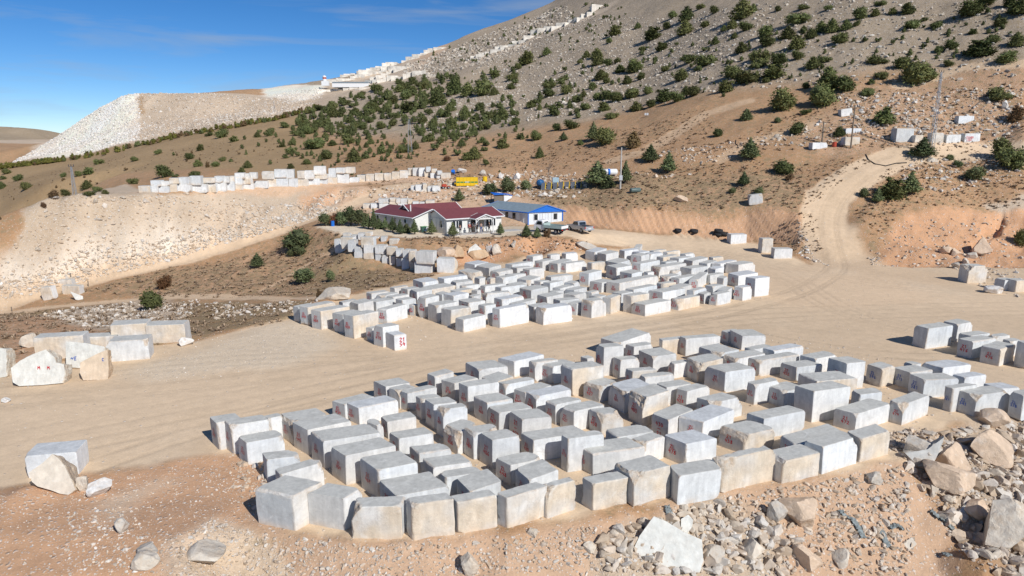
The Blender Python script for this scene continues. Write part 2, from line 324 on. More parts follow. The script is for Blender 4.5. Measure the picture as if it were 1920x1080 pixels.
T3 = track([(0,588),(127,574),(260,562),(300,557),(450,558),(620,556)], 2.6); paint(T3*.9, 'road', .15, 0)
T4 = track([(1150,300),(1210,285),(1290,235),(1320,215),(1400,190)], 4); paint(T4*.5, 'road', .1, 0)
T5 = track([(1690,160),(1800,128),(1920,120)], 4); paint(T5*.8, 'road', .2, 0)
T6 = track([(1350,300),(1400,270),(1520,235)], 3); paint(T6*.5, 'road', .1, 0)
T7 = track([(490,545),(560,505),(600,480),(640,460)], .9, .3); paint(T7*.6, 'road', .1, 0)
dust = np.clip(fbm(P2(GX, GY, .10), 4, 33)*2.2-.25, 0, 1)*.38*(z_yard > .5); COL = COL*(1-dust[..., None])+C['chalk']*dust[..., None]
stain = np.clip(fbm(P2(GX, GY, .16), 4, 34)*2.5-.5, 0, 1)*.5*(z_yard > .5); COL *= (1-stain*.22)[..., None]
# wheel ruts and sweeps of loader tracks on the packed yard
rut = np.zeros_like(GX)
def ruts(path, offs, wid=.28, k=1.):
    global rut
    P = hits(path); P = np.array(P)[:, :2]
    Q = [P[0]]
    for a, b in zip(P, P[1:]):
        n = max(2, int(np.hypot(*(b-a))/2)); Q += [a+(b-a)*t/n for t in range(1, n+1)]
    Q = np.array(Q)
    for _ in range(12): Q[1:-1] = (Q[:-2]+2*Q[1:-1]+Q[2:])/4
    T = np.gradient(Q, axis=0); T /= np.hypot(T[:, 0], T[:, 1])[:, None]+1e-9; Nn = np.stack([-T[:, 1], T[:, 0]], 1)
    for o in offs: rut = np.maximum(rut, track([tuple(q) for q in Q+Nn*o], wid, .22, True)*k)
rutn = .35+.65*np.clip(.5+fbm(P2(GX, GY, .09), 3, 91)*1.6, 0, 1)
main = [(-100,860),(200,800),(500,745),(800,680),(1100,620),(1400,590),(1700,580),(2000,575)]
ruts(main, [-2.9,-1.3,.4,2.4], .3, .8)
ruts([(-100,760),(300,730),(700,680),(1000,640),(1300,600),(1500,550),(1580,500),(1550,440),(1545,400),(1555,370),(1600,335),(1690,292)], [-1.4,-.9,.9,1.4], .35, 1)
ruts([(1000,455),(1200,455),(1400,480),(1500,530),(1560,580),(1700,620),(1920,650)], [-2,-1,.5,1.6], .35, .7)
ruts([(1100,450),(1350,470),(1560,520),(1750,545),(2000,550)], [-2.2,-.8,.8,2], .35, .7)
ruts([(-50,720),(250,690),(520,665),(780,668),(1000,645),(1250,612)], [-1.5,-.2,1.2], .3, .8)
ruts([(100,900),(300,820),(600,745),(800,700)], [-1,.8], .3, .8)
ruts([(1250,605),(1500,640),(1700,680),(1920,660)], [-1.1,.8], .3, .8)
ruts([(0,573),(167,530),(300,500),(433,463),(547,427),(640,395),(690,372)], [-.8,.8], .4, 1)
rut = rut*rutn
band = track([(-100,840),(200,790),(500,735),(800,672),(1100,615),(1400,582),(1700,560),(2000,552)], 13, 5)*.05+track([(1000,452),(1200,452),(1400,478),(1560,520),(1750,560),(2000,575)], 9, 4)*.05
COL *= (1+band)[..., None]
COL *= (1-rut*.19*np.maximum(z_yard, .8*(ROAD+T2 > .3)))[..., None]
# relief: shallow undulation, stony roughness, ridges raked into the cut bank
amp = .02+.10*SC+.16*ST; amp = np.where(z_yard > .5, .012, amp); amp = amp*np.clip(GY/60, .5, 1.3)
D = fbm(P2(GX, GY, .45), 4, 1)*amp*1.6+fbm(P2(GX, GY, .12), 3, 2)*amp*2.2
D -= rut*.05
dirx = GX*.96+GY*.28
teeth = np.abs(((dirx/1.1+fbm(P2(GX, GY, .3), 2, 8)*.25) % 1)-.5)*2
D += z_bank*(teeth-.5)*.55
D += z_pit*fbm(P2(GX, GY, .25), 4, 31)*1.1
gul = zone([(1840,460),(1870,440),(1890,408),(1880,400),(1850,430),(1820,470)], .6); D -= gul*1.2
sl = zone([(470,1003),(950,1002),(1690,866),(1900,1100),(1700,1500),(450,1500)], .6); D += sl*(fbm(P2(GX, GY, .8), 5, 41)*.28)
spf = zone([(0,480),(95,374),(640,356),(690,362),(433,455),(167,522),(0,560)], 2); D += spf*(fbm(np.stack([GX*.35, GY*.12, GX*0], -1), 4, 51)*1.1+fbm(P2(GX, GY, 1.1), 3, 52)*.22)
stk = fbm(np.stack([GX*.5, GY*.06, GX*0], -1), 4, 57); COL *= (1+spf*stk*.30+zone(far_pts([(30,300,380),(226,176,440),(520,188,460),(540,220,340),(350,250,338)]), 6, world=True)*fbm(np.stack([GX*.16, GY*.02, GX*0], -1), 4, 58)*.22)[..., None]
hp = zone(far_pts([(30,300,380),(226,176,440),(520,188,460),(540,220,340),(350,250,338)]), 6, world=True); D += hp*(fbm(np.stack([GX*.07, GY*.02, GX*0], -1), 4, 61)*1.3)
far2 = np.clip((GY-180)/150, 0, 1)*(1-hp)*(1-z_field); D += far2*fbm(P2(GX, GY, .02), 4, 71)*2.4
GZ = GZ+D
# colour mottling at the scale of patches
mot = fbm(P2(GX, GY, .025), 4, 83)*.16*(z_yard < .5)+fbm(P2(GX, GY, .07), 4, 81)*.12+fbm(P2(GX, GY, .35), 4, 82)*.07; COL = COL*(1+mot[..., None]*np.array([1, 1.05, 1.15])*np.where(z_yard > .5, .7, 1.2)[..., None])
idx = np.arange(NU*len(YY)).reshape(len(YY), NU)
F = np.stack([idx[:-1, :-1], idx[:-1, 1:], idx[1:, 1:], idx[1:, :-1]], -1).reshape(-1, 4)
m, t, n, l, b = new_mat('ground')
b.inputs['Roughness'].default_value = .95; b.inputs['Specular IOR Level'].default_value = .15
ac = n.new('ShaderNodeAttribute'); ac.attribute_name = 'Col'; as_ = n.new('ShaderNodeAttribute'); as_.attribute_name = 'stone'; ag = n.new('ShaderNodeAttribute'); ag.attribute_name = 'scrub'
tc = n.new('ShaderNodeTexCoord')
def noise(scale, det=4, rough=.6):
    z = n.new('ShaderNodeTexNoise'); z.inputs['Scale'].default_value = scale; z.inputs['Detail'].default_value = det; z.inputs['Roughness'].default_value = rough; l.new(tc.outputs['Object'], z.inputs[0]); return z
def mr(src, a, b_, c, d):
    r = n.new('ShaderNodeMapRange'); r.inputs[1].default_value = a; r.inputs[2].default_value = b_; r.inputs[3].default_value = c; r.inputs[4].default_value = d; l.new(src, r.inputs[0]); return r.outputs[0]
def mth(op, a, b_):
    q = n.new('ShaderNodeMath'); q.operation = op
    for k, v in enumerate((a, b_)):
        if isinstance(v, (int, float)): q.inputs[k].default_value = v
        else: l.new(v, q.inputs[k])
    return q.outputs[0]
def mix(f, a, b_):
    q = n.new('ShaderNodeMix'); q.data_type = 'RGBA'
    for k, v in ((0, f), (6, a), (7, b_)):
        if isinstance(v, (int, float)): q.inputs[k].default_value = v
        elif isinstance(v, tuple): q.inputs[k].default_value = v
        else: l.new(v, q.inputs[k])
    return q.outputs[2]
n1 = noise(1.3, 8, .7); n2 = noise(9, 6, .7)
sc1 = n.new('ShaderNodeVectorMath'); sc1.operation = 'SCALE'; l.new(ac.outputs['Color'], sc1.inputs[0]); l.new(mth('MULTIPLY', mr(n1.outputs[0], .3, .7, .90, 1.1), mr(n2.outputs[0], .3, .7, .9, 1.1)), sc1.inputs['Scale'])
cur = sc1.outputs[0]; stone_h = None
for scl, thr in ((4.2, .5), (9., .7)):
    v = n.new('ShaderNodeTexVoronoi'); v.inputs['Scale'].default_value = scl; l.new(tc.outputs['Object'], v.inputs[0])
    sep = n.new('ShaderNodeSeparateColor'); l.new(v.outputs['Color'], sep.inputs[0])
    pick = mth('LESS_THAN', sep.outputs[0], mth('MULTIPLY', as_.outputs['Fac'], thr))
    near = mr(v.outputs['Distance'], .28, .42, 1, 0); k = mth('MULTIPLY', pick, near)
    tint = mix(sep.outputs[1], (.80, .76, .70, 1), (.52, .42, .32, 1))
    cur = mix(mth('MULTIPLY', k, .62), cur, tint)
    hh = mth('MULTIPLY', mth('MULTIPLY', k, mr(v.outputs['Distance'], 0, .42, 1, .3)), .22/scl)
    stone_h = hh if stone_h is None else mth('ADD', stone_h, hh)
gn = noise(.9, 6, .75)
gk = mth('MULTIPLY', mr(mth('ADD', gn.outputs[0], mth('MULTIPLY', ag.outputs['Fac'], .22)), .60, .70, 0, 1), .8)
cur = mix(mth('MULTIPLY', gk, mr(ag.outputs['Fac'], 0, .2, 0, 1)), cur, mix(n2.outputs[0], (.26, .18, .10, 1), (.36, .28, .16, 1)))
l.new(cur, b.inputs['Base Color'])
bp = n.new('ShaderNodeBump'); bp.inputs['Strength'].default_value = 1; bp.inputs['Distance'].default_value = 1
rough_amt = mth('ADD', .012, mth('ADD', mth('MULTIPLY', as_.outputs['Fac'], .07), mth('MULTIPLY', ag.outputs['Fac'], .07)))
l.new(mth('ADD', stone_h, mth('MULTIPLY', mth('ADD', n2.outputs[0], mth('MULTIPLY', n1.outputs[0], 1.5)), rough_amt)), bp.inputs['Height']); l.new(bp.outputs[0], b.inputs['Normal'])
GROUND = m
me = np_mesh('ground', np.stack([GX, GY, GZ], -1).reshape(-1, 3), F, m, smooth=True, attrs={'Col': np.clip(COL, .02, .8).reshape(-1, 3), 'stone': ST.ravel(), 'scrub': SC.ravel()})
g = link(bpy.data.objects.new('ground', me)); g['kind'] = 'structure'
# marble blocks read off the photograph: left, near, right corners of the top face and the foot of the near edge
# (Lx,Ly, Tx,Ty, Rx,Ry, By, flags)  r/b red or blue number, t tan rind, c broken corner, w whiter, d soil on top
VIEWS = {'1':(380,620,4.),'2':(460,790,4.),'3':(800,600,4.),'4':(900,750,4.),'5':(1200,590,4.),'6':(1300,700,4.),
 '7':(1560,560,4.908),'8':(540,440,4.),'9':(780,440,5.3333),'0':(1080,440,5.0526),'M':(0,540,4.5)}
NEAR = {
'front':[('2',62,515,352,562,583,460,825,'t'),('2',462,545,735,580,875,510,820,''),('2',840,580,785,645,1165,618,890,'tc'),
 ('2',1195,575,1248,625,1565,590,895,'t'),('2',1540,560,1590,605,1890,555,850,'t'),('4',130,710,200,735,512,675,970,'t'),
 ('4',370,605,500,660,790,590,890,'tc'),('4',760,575,850,630,1118,580,835,'t'),('4',1005,470,1155,560,1430,490,800,'tc'),
 ('4',1415,490,1492,570,1815,515,780,''),('6',90,610,225,650,625,610,895,'tcd'),('6',530,580,680,660,960,595,835,'td'),
 ('6',785,490,975,550,1245,470,755,'c'),('6',1150,430,1265,495,1485,430,670,'t')],
'second':[('1',262,810,325,840,612,805,960,'rd'),('1',445,915,478,968,730,940,1060,''),('2',228,365,262,400,585,305,480,'rc'),
 ('2',1003,440,1132,560,1530,485,760,'r'),('2',1583,425,1688,528,1925,448,660,'r'),('4',118,445,230,490,475,450,640,'r'),
 ('4',262,510,370,600,590,520,680,'r'),('4',708,330,845,405,1240,355,570,'r'),('4',1130,290,1220,325,1390,270,430,'c'),
 ('5',177,900,347,970,578,925,1100,'rw'),('5',590,850,790,905,1027,875,1050,'rct'),('5',1055,895,1180,985,1540,860,1060,'r'),
 ('5',1457,705,1628,745,1890,680,880,'r'),('6',1390,180,1580,235,1778,160,390,'rc')],
'third':[('1',50,645,100,692,295,660,900,'r'),('1',160,680,205,710,495,675,930,'r'),('1',405,638,495,658,625,640,830,''),
 ('1',565,625,665,690,955,640,860,'rc'),('1',668,700,785,745,1115,690,935,'r'),('1',808,765,900,830,1335,775,1040,'r'),
 ('2',640,195,750,258,1128,185,480,'r'),('2',857,290,990,365,1293,320,600,'r'),('2',1450,385,1500,420,1780,385,520,''),
 ('2',1325,295,1408,345,1705,320,460,''),('4',0,255,92,300,298,280,515,'r'),('3',700,845,800,900,1200,845,1035,'r'),
 ('4',545,235,660,290,985,260,545,'r'),('3',1345,820,1430,880,1705,835,950,''),('5',88,740,215,790,400,710,890,'R430'),
 ('5',290,770,475,805,712,735,930,'rw'),('5',800,740,930,780,1243,730,900,'r'),('5',1155,530,1305,575,1585,545,810,'')],
'fourth':[('2',1230,190,1300,240,1545,210,340,'r'),('2',1078,90,1150,130,1415,95,250,'r'),('1',1335,640,1382,685,1602,645,815,'r'),
 ('3',80,650,120,670,305,650,880,'rc'),('3',120,790,232,850,400,790,980,'rc'),('3',275,810,350,850,560,825,1050,'rc'),
 ('3',458,650,543,695,795,655,830,'r'),('3',620,690,715,745,938,730,860,'R473'),('3',892,605,965,635,1160,595,750,'r'),
 ('3',1000,650,1103,685,1335,640,800,'r'),('3',1212,665,1312,712,1483,695,810,'rct'),('3',1510,520,1620,590,1820,520,800,'rtc'),
 ('5',265,555,355,575,525,545,690,'R428'),('5',425,625,560,660,772,625,780,'rc'),('5',718,490,870,525,1090,495,680,'r'),
 ('5',945,525,1085,575,1250,545,700,'r'),('5',1188,440,1325,500,1640,475,610,'t'),('5',1588,560,1648,600,1820,575,680,''),
 ('5',1412,335,1553,365,1702,365,560,'r')],
'fifth':[('1',1222,665,1310,710,1345,680,770,''),('1',1075,540,1168,580,1468,520,710,'rw'),('1',1665,520,1730,555,1910,540,740,'r'),
 ('3',240,480,308,500,545,480,690,'r'),('3',350,580,455,620,648,600,780,'r'),('3',648,515,742,545,940,490,610,'r'),
 ('3',742,535,820,575,1085,520,690,'rw'),('3',1175,470,1300,500,1460,470,620,'rc'),('3',1368,480,1485,545,1690,490,700,'rcw'),
 ('5',112,510,200,545,390,515,640,''),('5',490,385,640,430,870,405,585,'r'),('5',1055,360,1175,395,1370,375,510,'r'),
 ('5',815,325,900,345,1198,310,465,'rc')],
'sixth':[('1',970,538,1062,553,1290,515,665,'r'),('1',1395,440,1475,452,1600,435,540,'c'),('1',1478,455,1535,470,1758,435,605,'r'),
 ('1',1600,495,1640,515,1790,500,670,'r'),('3',108,455,208,475,390,445,610,'r'),('3',405,425,525,465,655,420,540,'t'),
 ('3',540,470,590,485,815,450,570,'r'),('3',1000,330,1092,370,1340,340,575,'rt'),('3',1488,360,1545,385,1730,370,440,'rt'),
 ('3',1595,410,1640,430,1855,405,490,''),('5',155,335,260,370,400,345,480,'r'),('5',345,300,440,370,628,300,510,'rtc'),
 ('5',620,300,715,335,940,290,390,'rc'),('5',1200,305,1320,330,1512,305,390,'c')],
'seventh':[('1',1280,393,1372,420,1560,405,530,'r'),('3',0,400,62,425,210,385,515,'r'),('3',290,320,392,370,610,350,440,'r'),
 ('3',535,285,655,310,880,265,430,'w'),('3',718,290,810,320,1020,295,465,'r'),('3',848,325,945,350,1120,320,480,'r'),
 ('3',1162,275,1205,290,1260,280,320,''),('3',1268,185,1330,205,1480,200,430,'r'),('3',1398,280,1455,300,1600,295,445,'r'),
 ('3',1588,225,1700,275,1875,250,370,'r'),('5',442,240,590,290,750,260,340,'c'),('5',915,250,1008,270,1228,245,320,'w'),
 ('3',1305,135,1435,175,1685,90,260,'rc'),('3',1490,185,1555,200,1708,188,265,'r'),('5',150,180,168,195,330,175,270,'t'),
 ('5',298,160,345,180,605,160,310,'r'),('5',610,120,665,138,760,120,210,'r'),('5',672,112,768,160,945,155,265,'r'),
 ('5',780,245,850,262,1000,235,290,'')],
'blue':[('7',322,600,470,648,590,620,820,'bt'),('7',700,590,760,605,830,595,650,''),('7',553,630,725,680,935,655,830,'b'),
 ('7',715,690,853,745,1170,735,875,'b'),('7',828,585,1022,635,1293,605,730,'bw'),('7',1108,695,1225,725,1425,700,790,'w'),
 ('7',940,775,1118,825,1385,785,1045,'b'),('7',1135,840,1340,890,1665,865,1085,'bc'),('7',1395,780,1560,828,1730,820,890,'w'),
 ('7',1640,850,1767,890,1960,860,1110,'b')],
'right':[('7',760,240,890,275,1118,245,465,''),('7',1020,205,1165,235,1300,212,400,''),('7',1165,315,1290,340,1460,318,400,''),
 ('7',1160,365,1303,395,1515,362,555,'r'),('7',1375,430,1560,468,1698,420,625,'rt'),('7',1440,325,1500,350,1640,330,400,''),
 ('7',1575,370,1650,395,1740,375,440,''),('7',1705,370,1800,420,1920,390,650,'')],
}
FAR = {
'front':[('8',733,730,795,755,893,742,870,'R54w'),('8',583,695,632,705,690,690,800,'r'),('8',640,685,710,695,833,682,845,'r'),
 ('8',410,605,490,610,682,592,780,'rt'),('8',330,590,410,600,560,580,740,'r'),('8',170,570,245,575,465,555,710,'rt'),
 ('8',78,535,150,545,362,505,680,'rt'),('8',35,535,78,545,200,522,655,''),('8',668,555,735,562,893,520,668,'r'),
 ('9',392,830,475,850,700,800,980,''),('9',250,740,352,755,555,735,925,'t'),('9',118,685,205,710,415,670,880,''),
 ('8',967,465,1030,478,1135,455,630,'r'),('9',762,735,835,745,1135,705,935,'rcw'),('9',1195,715,1275,740,1558,700,905,'cw'),
 ('9',1520,685,1610,690,1690,670,810,'r'),('0',50,615,150,630,285,615,792,'rc'),('0',250,600,335,600,435,585,755,'t'),
 ('0',525,640,655,665,900,620,775,'r'),('0',890,605,975,615,1178,590,720,'rtc'),('0',1155,550,1215,565,1280,545,660,'r'),
 ('0',1265,560,1340,565,1470,555,675,'r'),('0',1495,490,1580,500,1675,490,630,'rw'),('0',1608,400,1700,415,1845,400,590,'rw')],
'second':[('8',380,495,410,510,515,485,545,'r'),('8',460,500,525,520,640,495,585,''),('8',582,495,660,505,800,490,585,''),
 ('8',900,525,950,530,985,520,610,'rt'),('9',420,650,525,680,695,655,780,'r'),('9',620,700,690,712,808,695,810,'r'),
 ('9',715,790,770,800,850,790,890,''),('9',1110,700,1180,725,1350,695,860,''),('9',1372,640,1440,660,1640,640,720,'r'),
 ('0',443,565,530,580,697,555,745,'t'),('0',685,525,820,545,1040,510,640,'r'),('0',1045,525,1120,530,1240,515,590,''),
 ('0',1222,480,1300,490,1400,475,560,''),('0',1340,520,1440,525,1495,500,600,''),('0',1440,360,1540,390,1728,355,500,'rw'),
 ('0',1335,405,1400,415,1440,395,490,'')],
'third':[('8',585,430,625,440,760,425,490,'r'),('8',655,455,710,458,830,440,500,'rc'),('8',735,460,790,468,910,448,520,''),
 ('8',805,480,855,492,960,475,540,''),('9',190,585,260,600,330,575,660,''),('9',275,590,375,610,530,580,690,'w'),
 ('9',530,610,570,620,650,600,670,''),('9',780,630,860,650,1082,612,715,'rw'),('9',925,685,1000,695,1205,645,730,''),
 ('9',1210,600,1310,625,1475,590,690,'r'),('0',340,545,430,560,540,540,610,''),('0',125,575,215,590,290,572,615,''),
 ('0',467,510,545,520,770,480,560,''),('0',600,520,680,525,760,500,550,'c'),('0',880,485,1000,500,1110,470,540,'c'),
 ('0',1070,430,1160,425,1262,405,505,'r'),('0',1175,360,1270,385,1430,360,470,'')],
'fourth':[('8',762,395,800,400,910,385,440,''),('8',845,400,895,410,990,395,450,'r'),('8',920,410,965,430,1080,410,465,'r'),
 ('8',1000,390,1080,412,1262,380,450,'t'),('9',340,555,430,565,575,540,610,'t'),('9',640,505,690,515,895,490,600,'r'),
 ('9',660,575,700,590,970,570,680,'rc'),('9',1035,530,1150,555,1325,520,635,'r'),('9',1475,590,1590,605,1705,580,650,''),
 ('9',1325,565,1390,572,1480,560,600,''),('0',100,545,150,548,220,535,580,''),('0',288,450,415,460,625,435,525,'r'),
 ('0',130,440,245,455,360,430,550,'r'),('0',757,455,820,465,952,450,500,'rt'),('0',900,405,980,415,1150,380,475,'r'),
 ('0',790,385,860,400,1000,380,445,'rc')],
'fifth':[('8',935,335,1015,360,1132,340,395,'rw'),('8',1120,320,1170,330,1350,305,375,'w'),('8',1215,345,1260,360,1388,345,405,''),
 ('9',430,505,480,515,640,495,550,''),('9',575,555,610,560,650,552,600,''),('9',790,520,850,530,1110,500,575,''),
 ('9',900,490,970,505,1110,480,540,''),('9',1365,530,1440,540,1580,505,575,''),('9',1485,545,1580,555,1715,525,595,''),
 ('0',30,360,120,365,250,345,490,'r'),('0',505,405,600,420,788,390,475,''),('0',415,350,530,370,640,345,430,'r'),
 ('0',712,295,790,310,1060,268,370,'rc'),('0',985,305,1095,320,1250,300,390,''),('0',1250,310,1320,325,1405,305,370,'w'),
 ('0',1415,270,1540,285,1700,260,350,'c')],
'sixth':[('9',582,425,635,440,700,425,490,''),('9',700,430,745,440,795,430,485,'rt'),('9',793,425,870,430,1008,420,490,''),
 ('9',1010,440,1130,460,1245,420,505,'c'),('9',1180,460,1245,470,1340,455,510,'r'),('9',1272,475,1340,485,1475,460,530,''),
 ('9',1480,475,1580,485,1640,465,520,'r'),('0',288,290,385,315,530,290,430,'r'),('0',528,270,610,275,797,255,335,'r'),
 ('0',640,350,680,360,740,350,390,''),('0',880,340,935,345,1000,335,380,'c'),('0',1020,235,1105,250,1255,215,285,''),
 ('0',1160,265,1245,275,1340,245,305,''),('0',1285,270,1370,275,1525,255,310,'w')],
'seventh':[('8',1245,255,1380,290,1465,260,345,'tt'),('9',738,360,830,375,970,345,415,'r'),('9',888,395,950,405,1105,393,430,''),
 ('9',950,325,1010,335,1175,320,390,''),('9',1068,345,1135,350,1285,345,405,'r'),('9',1290,410,1350,425,1568,400,465,''),
 ('9',1330,275,1420,290,1560,250,385,'r'),('9',1425,280,1500,290,1708,262,385,'r'),('0',105,260,150,270,280,255,330,'t'),
 ('0',280,240,400,270,525,215,300,'c'),('0',518,190,620,200,700,180,265,'r'),('0',800,255,850,262,960,245,290,''),
 ('0',755,205,830,215,980,190,250,'t'),('0',890,215,975,225,1105,210,265,'')],
'eighth':[('8',1320,210,1400,225,1505,205,260,'w'),('8',1400,225,1510,250,1600,220,305,''),('9',893,295,960,300,1175,280,345,''),
 ('9',1102,210,1170,220,1270,200,270,'r'),('9',1182,260,1265,270,1390,245,350,'r'),('9',1310,195,1345,205,1440,195,240,'r'),
 ('9',1452,180,1500,190,1620,178,235,'w'),('0',85,150,180,165,295,120,215,'w'),('0',200,165,285,185,405,150,220,''),
 ('0',410,140,460,155,600,130,210,'w'),('0',527,160,600,170,700,155,210,'w'),('0',655,165,705,185,825,165,235,'w'),
 ('0',550,125,610,120,717,95,150,''),('0',690,150,740,155,860,140,185,'t'),('0',820,160,870,165,990,150,200,'t'),
 ('0',985,180,1040,185,1130,175,215,''),('0',1255,210,1300,220,1400,210,250,'t')],
}
# ---------------------------------------------------------------- stone
def stone_mat(name, rough_only=False):
    m, t, n, l, b = new_mat(name)
    b.inputs['Roughness'].default_value = .72; b.inputs['Specular IOR Level'].default_value = .3
    ac = n.new('ShaderNodeAttribute'); ac.attribute_name = 'Col'; ar = n.new('ShaderNodeAttribute'); ar.attribute_name = 'rough'; oi = n.new('ShaderNodeObjectInfo'); tc = n.new('ShaderNodeTexCoord')
    ad = n.new('ShaderNodeVectorMath'); l.new(tc.outputs['Object'], ad.inputs[0]); cb = n.new('ShaderNodeCombineXYZ')
    for k in range(3):
        q = n.new('ShaderNodeMath'); q.operation = 'MULTIPLY'; q.inputs[1].default_value = 37.*(k+1); l.new(oi.outputs['Random'], q.inputs[0]); l.new(q.outputs[0], cb.inputs[k])
    l.new(cb.outputs[0], ad.inputs[1])
    def noise(scale, det, rg, dist=0):
        z = n.new('ShaderNodeTexNoise'); z.inputs['Scale'].default_value = scale; z.inputs['Detail'].default_value = det; z.inputs['Roughness'].default_value = rg; z.inputs['Distortion'].default_value = dist; l.new(ad.outputs[0], z.inputs[0]); return z
    def mr(src, a, b_, c, d):
        r = n.new('ShaderNodeMapRange'); r.inputs[1].default_value = a; r.inputs[2].default_value = b_; r.inputs[3].default_value = c; r.inputs[4].default_value = d; l.new(src, r.inputs[0]); return r.outputs[0]
    a = noise(1.1, 7, .62, .8); c = noise(7, 5, .7); v = noise(.8, 4, .5, 2.6)
    s = n.new('ShaderNodeVectorMath'); s.operation = 'SCALE'; l.new(ac.outputs['Color'], s.inputs[0])
    mu = n.new('ShaderNodeMath'); mu.operation = 'MULTIPLY'; l.new(mr(a.outputs[0], .3, .7, .86, 1.13), mu.inputs[0]); l.new(mr(c.outputs[0], .3, .7, .94, 1.06), mu.inputs[1]); l.new(mu.outputs[0], s.inputs['Scale'])
    mpv = n.new('ShaderNodeMapping'); mpv.inputs['Scale'].default_value = (4.5, 4.5, .7); l.new(ad.outputs[0], mpv.inputs[0]); dz_ = n.new('ShaderNodeTexNoise'); dz_.inputs['Scale'].default_value = 1; dz_.inputs['Detail'].default_value = 6; l.new(mpv.outputs[0], dz_.inputs[0])
    mu2 = n.new('ShaderNodeMath'); mu2.operation = 'MULTIPLY'; l.new(mu.outputs[0], mu2.inputs[0]); l.new(mr(dz_.outputs[0], .3, .7, .9, 1.08), mu2.inputs[1]); l.new(mu2.outputs[0], s.inputs['Scale'])
    # pale saw dust smears and darker veins
    m1 = n.new('ShaderNodeMix'); m1.data_type = 'RGBA'; l.new(mr(v.outputs[0], .60, .72, 0, .35), m1.inputs[0]); l.new(s.outputs[0], m1.inputs[6]); m1.inputs[7].default_value = (.79, .78, .73, 1)
    vn = n.new('ShaderNodeMath'); vn.operation = 'ABSOLUTE'; sb = n.new('ShaderNodeMath'); sb.operation = 'SUBTRACT'; sb.inputs[1].default_value = .5; l.new(noise(.55, 6, .55, 1.6).outputs[0], sb.inputs[0]); l.new(sb.outputs[0], vn.inputs[0])
    m2 = n.new('ShaderNodeMix'); m2.data_type = 'RGBA'; l.new(mr(vn.outputs[0], 0, .006, .28, 0), m2.inputs[0]); l.new(m1.outputs[2], m2.inputs[6]); m2.inputs[7].default_value = (.30, .27, .24, 1)
    m3 = n.new('ShaderNodeMix'); m3.data_type = 'RGBA'; mm = n.new('ShaderNodeMath'); mm.operation = 'MULTIPLY'; l.new(ar.outputs['Fac'], mm.inputs[0]); l.new(mr(noise(2.6, 6, .7, .5).outputs[0], .42, .6, 0, .75), mm.inputs[1])
    l.new(mm.outputs[0], m3.inputs[0]); l.new(m2.outputs[2], m3.inputs[6]); m3.inputs[7].default_value = (.55, .41, .28, 1)
    l.new(m3.outputs[2], b.inputs['Base Color'])
    bp = n.new('ShaderNodeBump'); bp.inputs['Distance'].default_value = 1; bp.inputs['Strength'].default_value = 1
    hh = n.new('ShaderNodeMath'); hh.operation = 'MULTIPLY'; l.new(noise(5, 8, .68, .3).outputs[0], hh.inputs[0]); l.new(mr(ar.outputs['Fac'], 0, 1, .012, .11), hh.inputs[1]); l.new(hh.outputs[0], bp.inputs['Height']); l.new(bp.outputs[0], b.inputs['Normal'])
    return m
MARBLE = stone_mat('marble'); ROCK = stone_mat('rock')
RED = simple('red_paint', (.50, .02, .035), .7, scale=14, var=.3); BLUE = simple('blue_paint', (.03, .10, .42), .7, scale=14, var=.3)
DARK = simple('dark_paint', (.10, .08, .10), .7)
def lattice(L, c):                                    # cut positions along one side: close together near the corners
    e = [0, .035, .09, .17]; e = [q for q in e if q < L*.45]; k = max(1, int(round((L-2*e[-1])/c)))
    return np.array(e+[e[-1]+(L-2*e[-1])*j/k for j in range(1, k)]+[L-q for q in e[::-1]])
def box_surface(A, B_, C_):
    na, nb, nc = len(A)-1, len(B_)-1, len(C_)-1; ids = {}; V = []; F = []
    def vid(i, j, k):
        q = ids.get((i, j, k))
        if q is None: q = ids[(i, j, k)] = len(V); V.append((A[i], B_[j], C_[k]))
        return q
    for i in range(na):
        for j in range(nb):
            F.append((vid(i, j, nc), vid(i+1, j, nc), vid(i+1, j+1, nc), vid(i, j+1, nc))); F.append((vid(i, j, 0), vid(i, j+1, 0), vid(i+1, j+1, 0), vid(i+1, j, 0)))
    for i in range(na):
        for k in range(nc):
            F.append((vid(i, 0, k), vid(i+1, 0, k), vid(i+1, 0, k+1), vid(i, 0, k+1))); F.append((vid(i, nb, k), vid(i, nb, k+1), vid(i+1, nb, k+1), vid(i+1, nb, k)))
    for j in range(nb):
        for k in range(nc):
            F.append((vid(0, j, k), vid(0, j, k+1), vid(0, j+1, k+1), vid(0, j+1, k))); F.append((vid(na, j, k), vid(na, j+1, k), vid(na, j+1, k+1), vid(na, j, k+1)))
    return np.array(V), np.array(F)
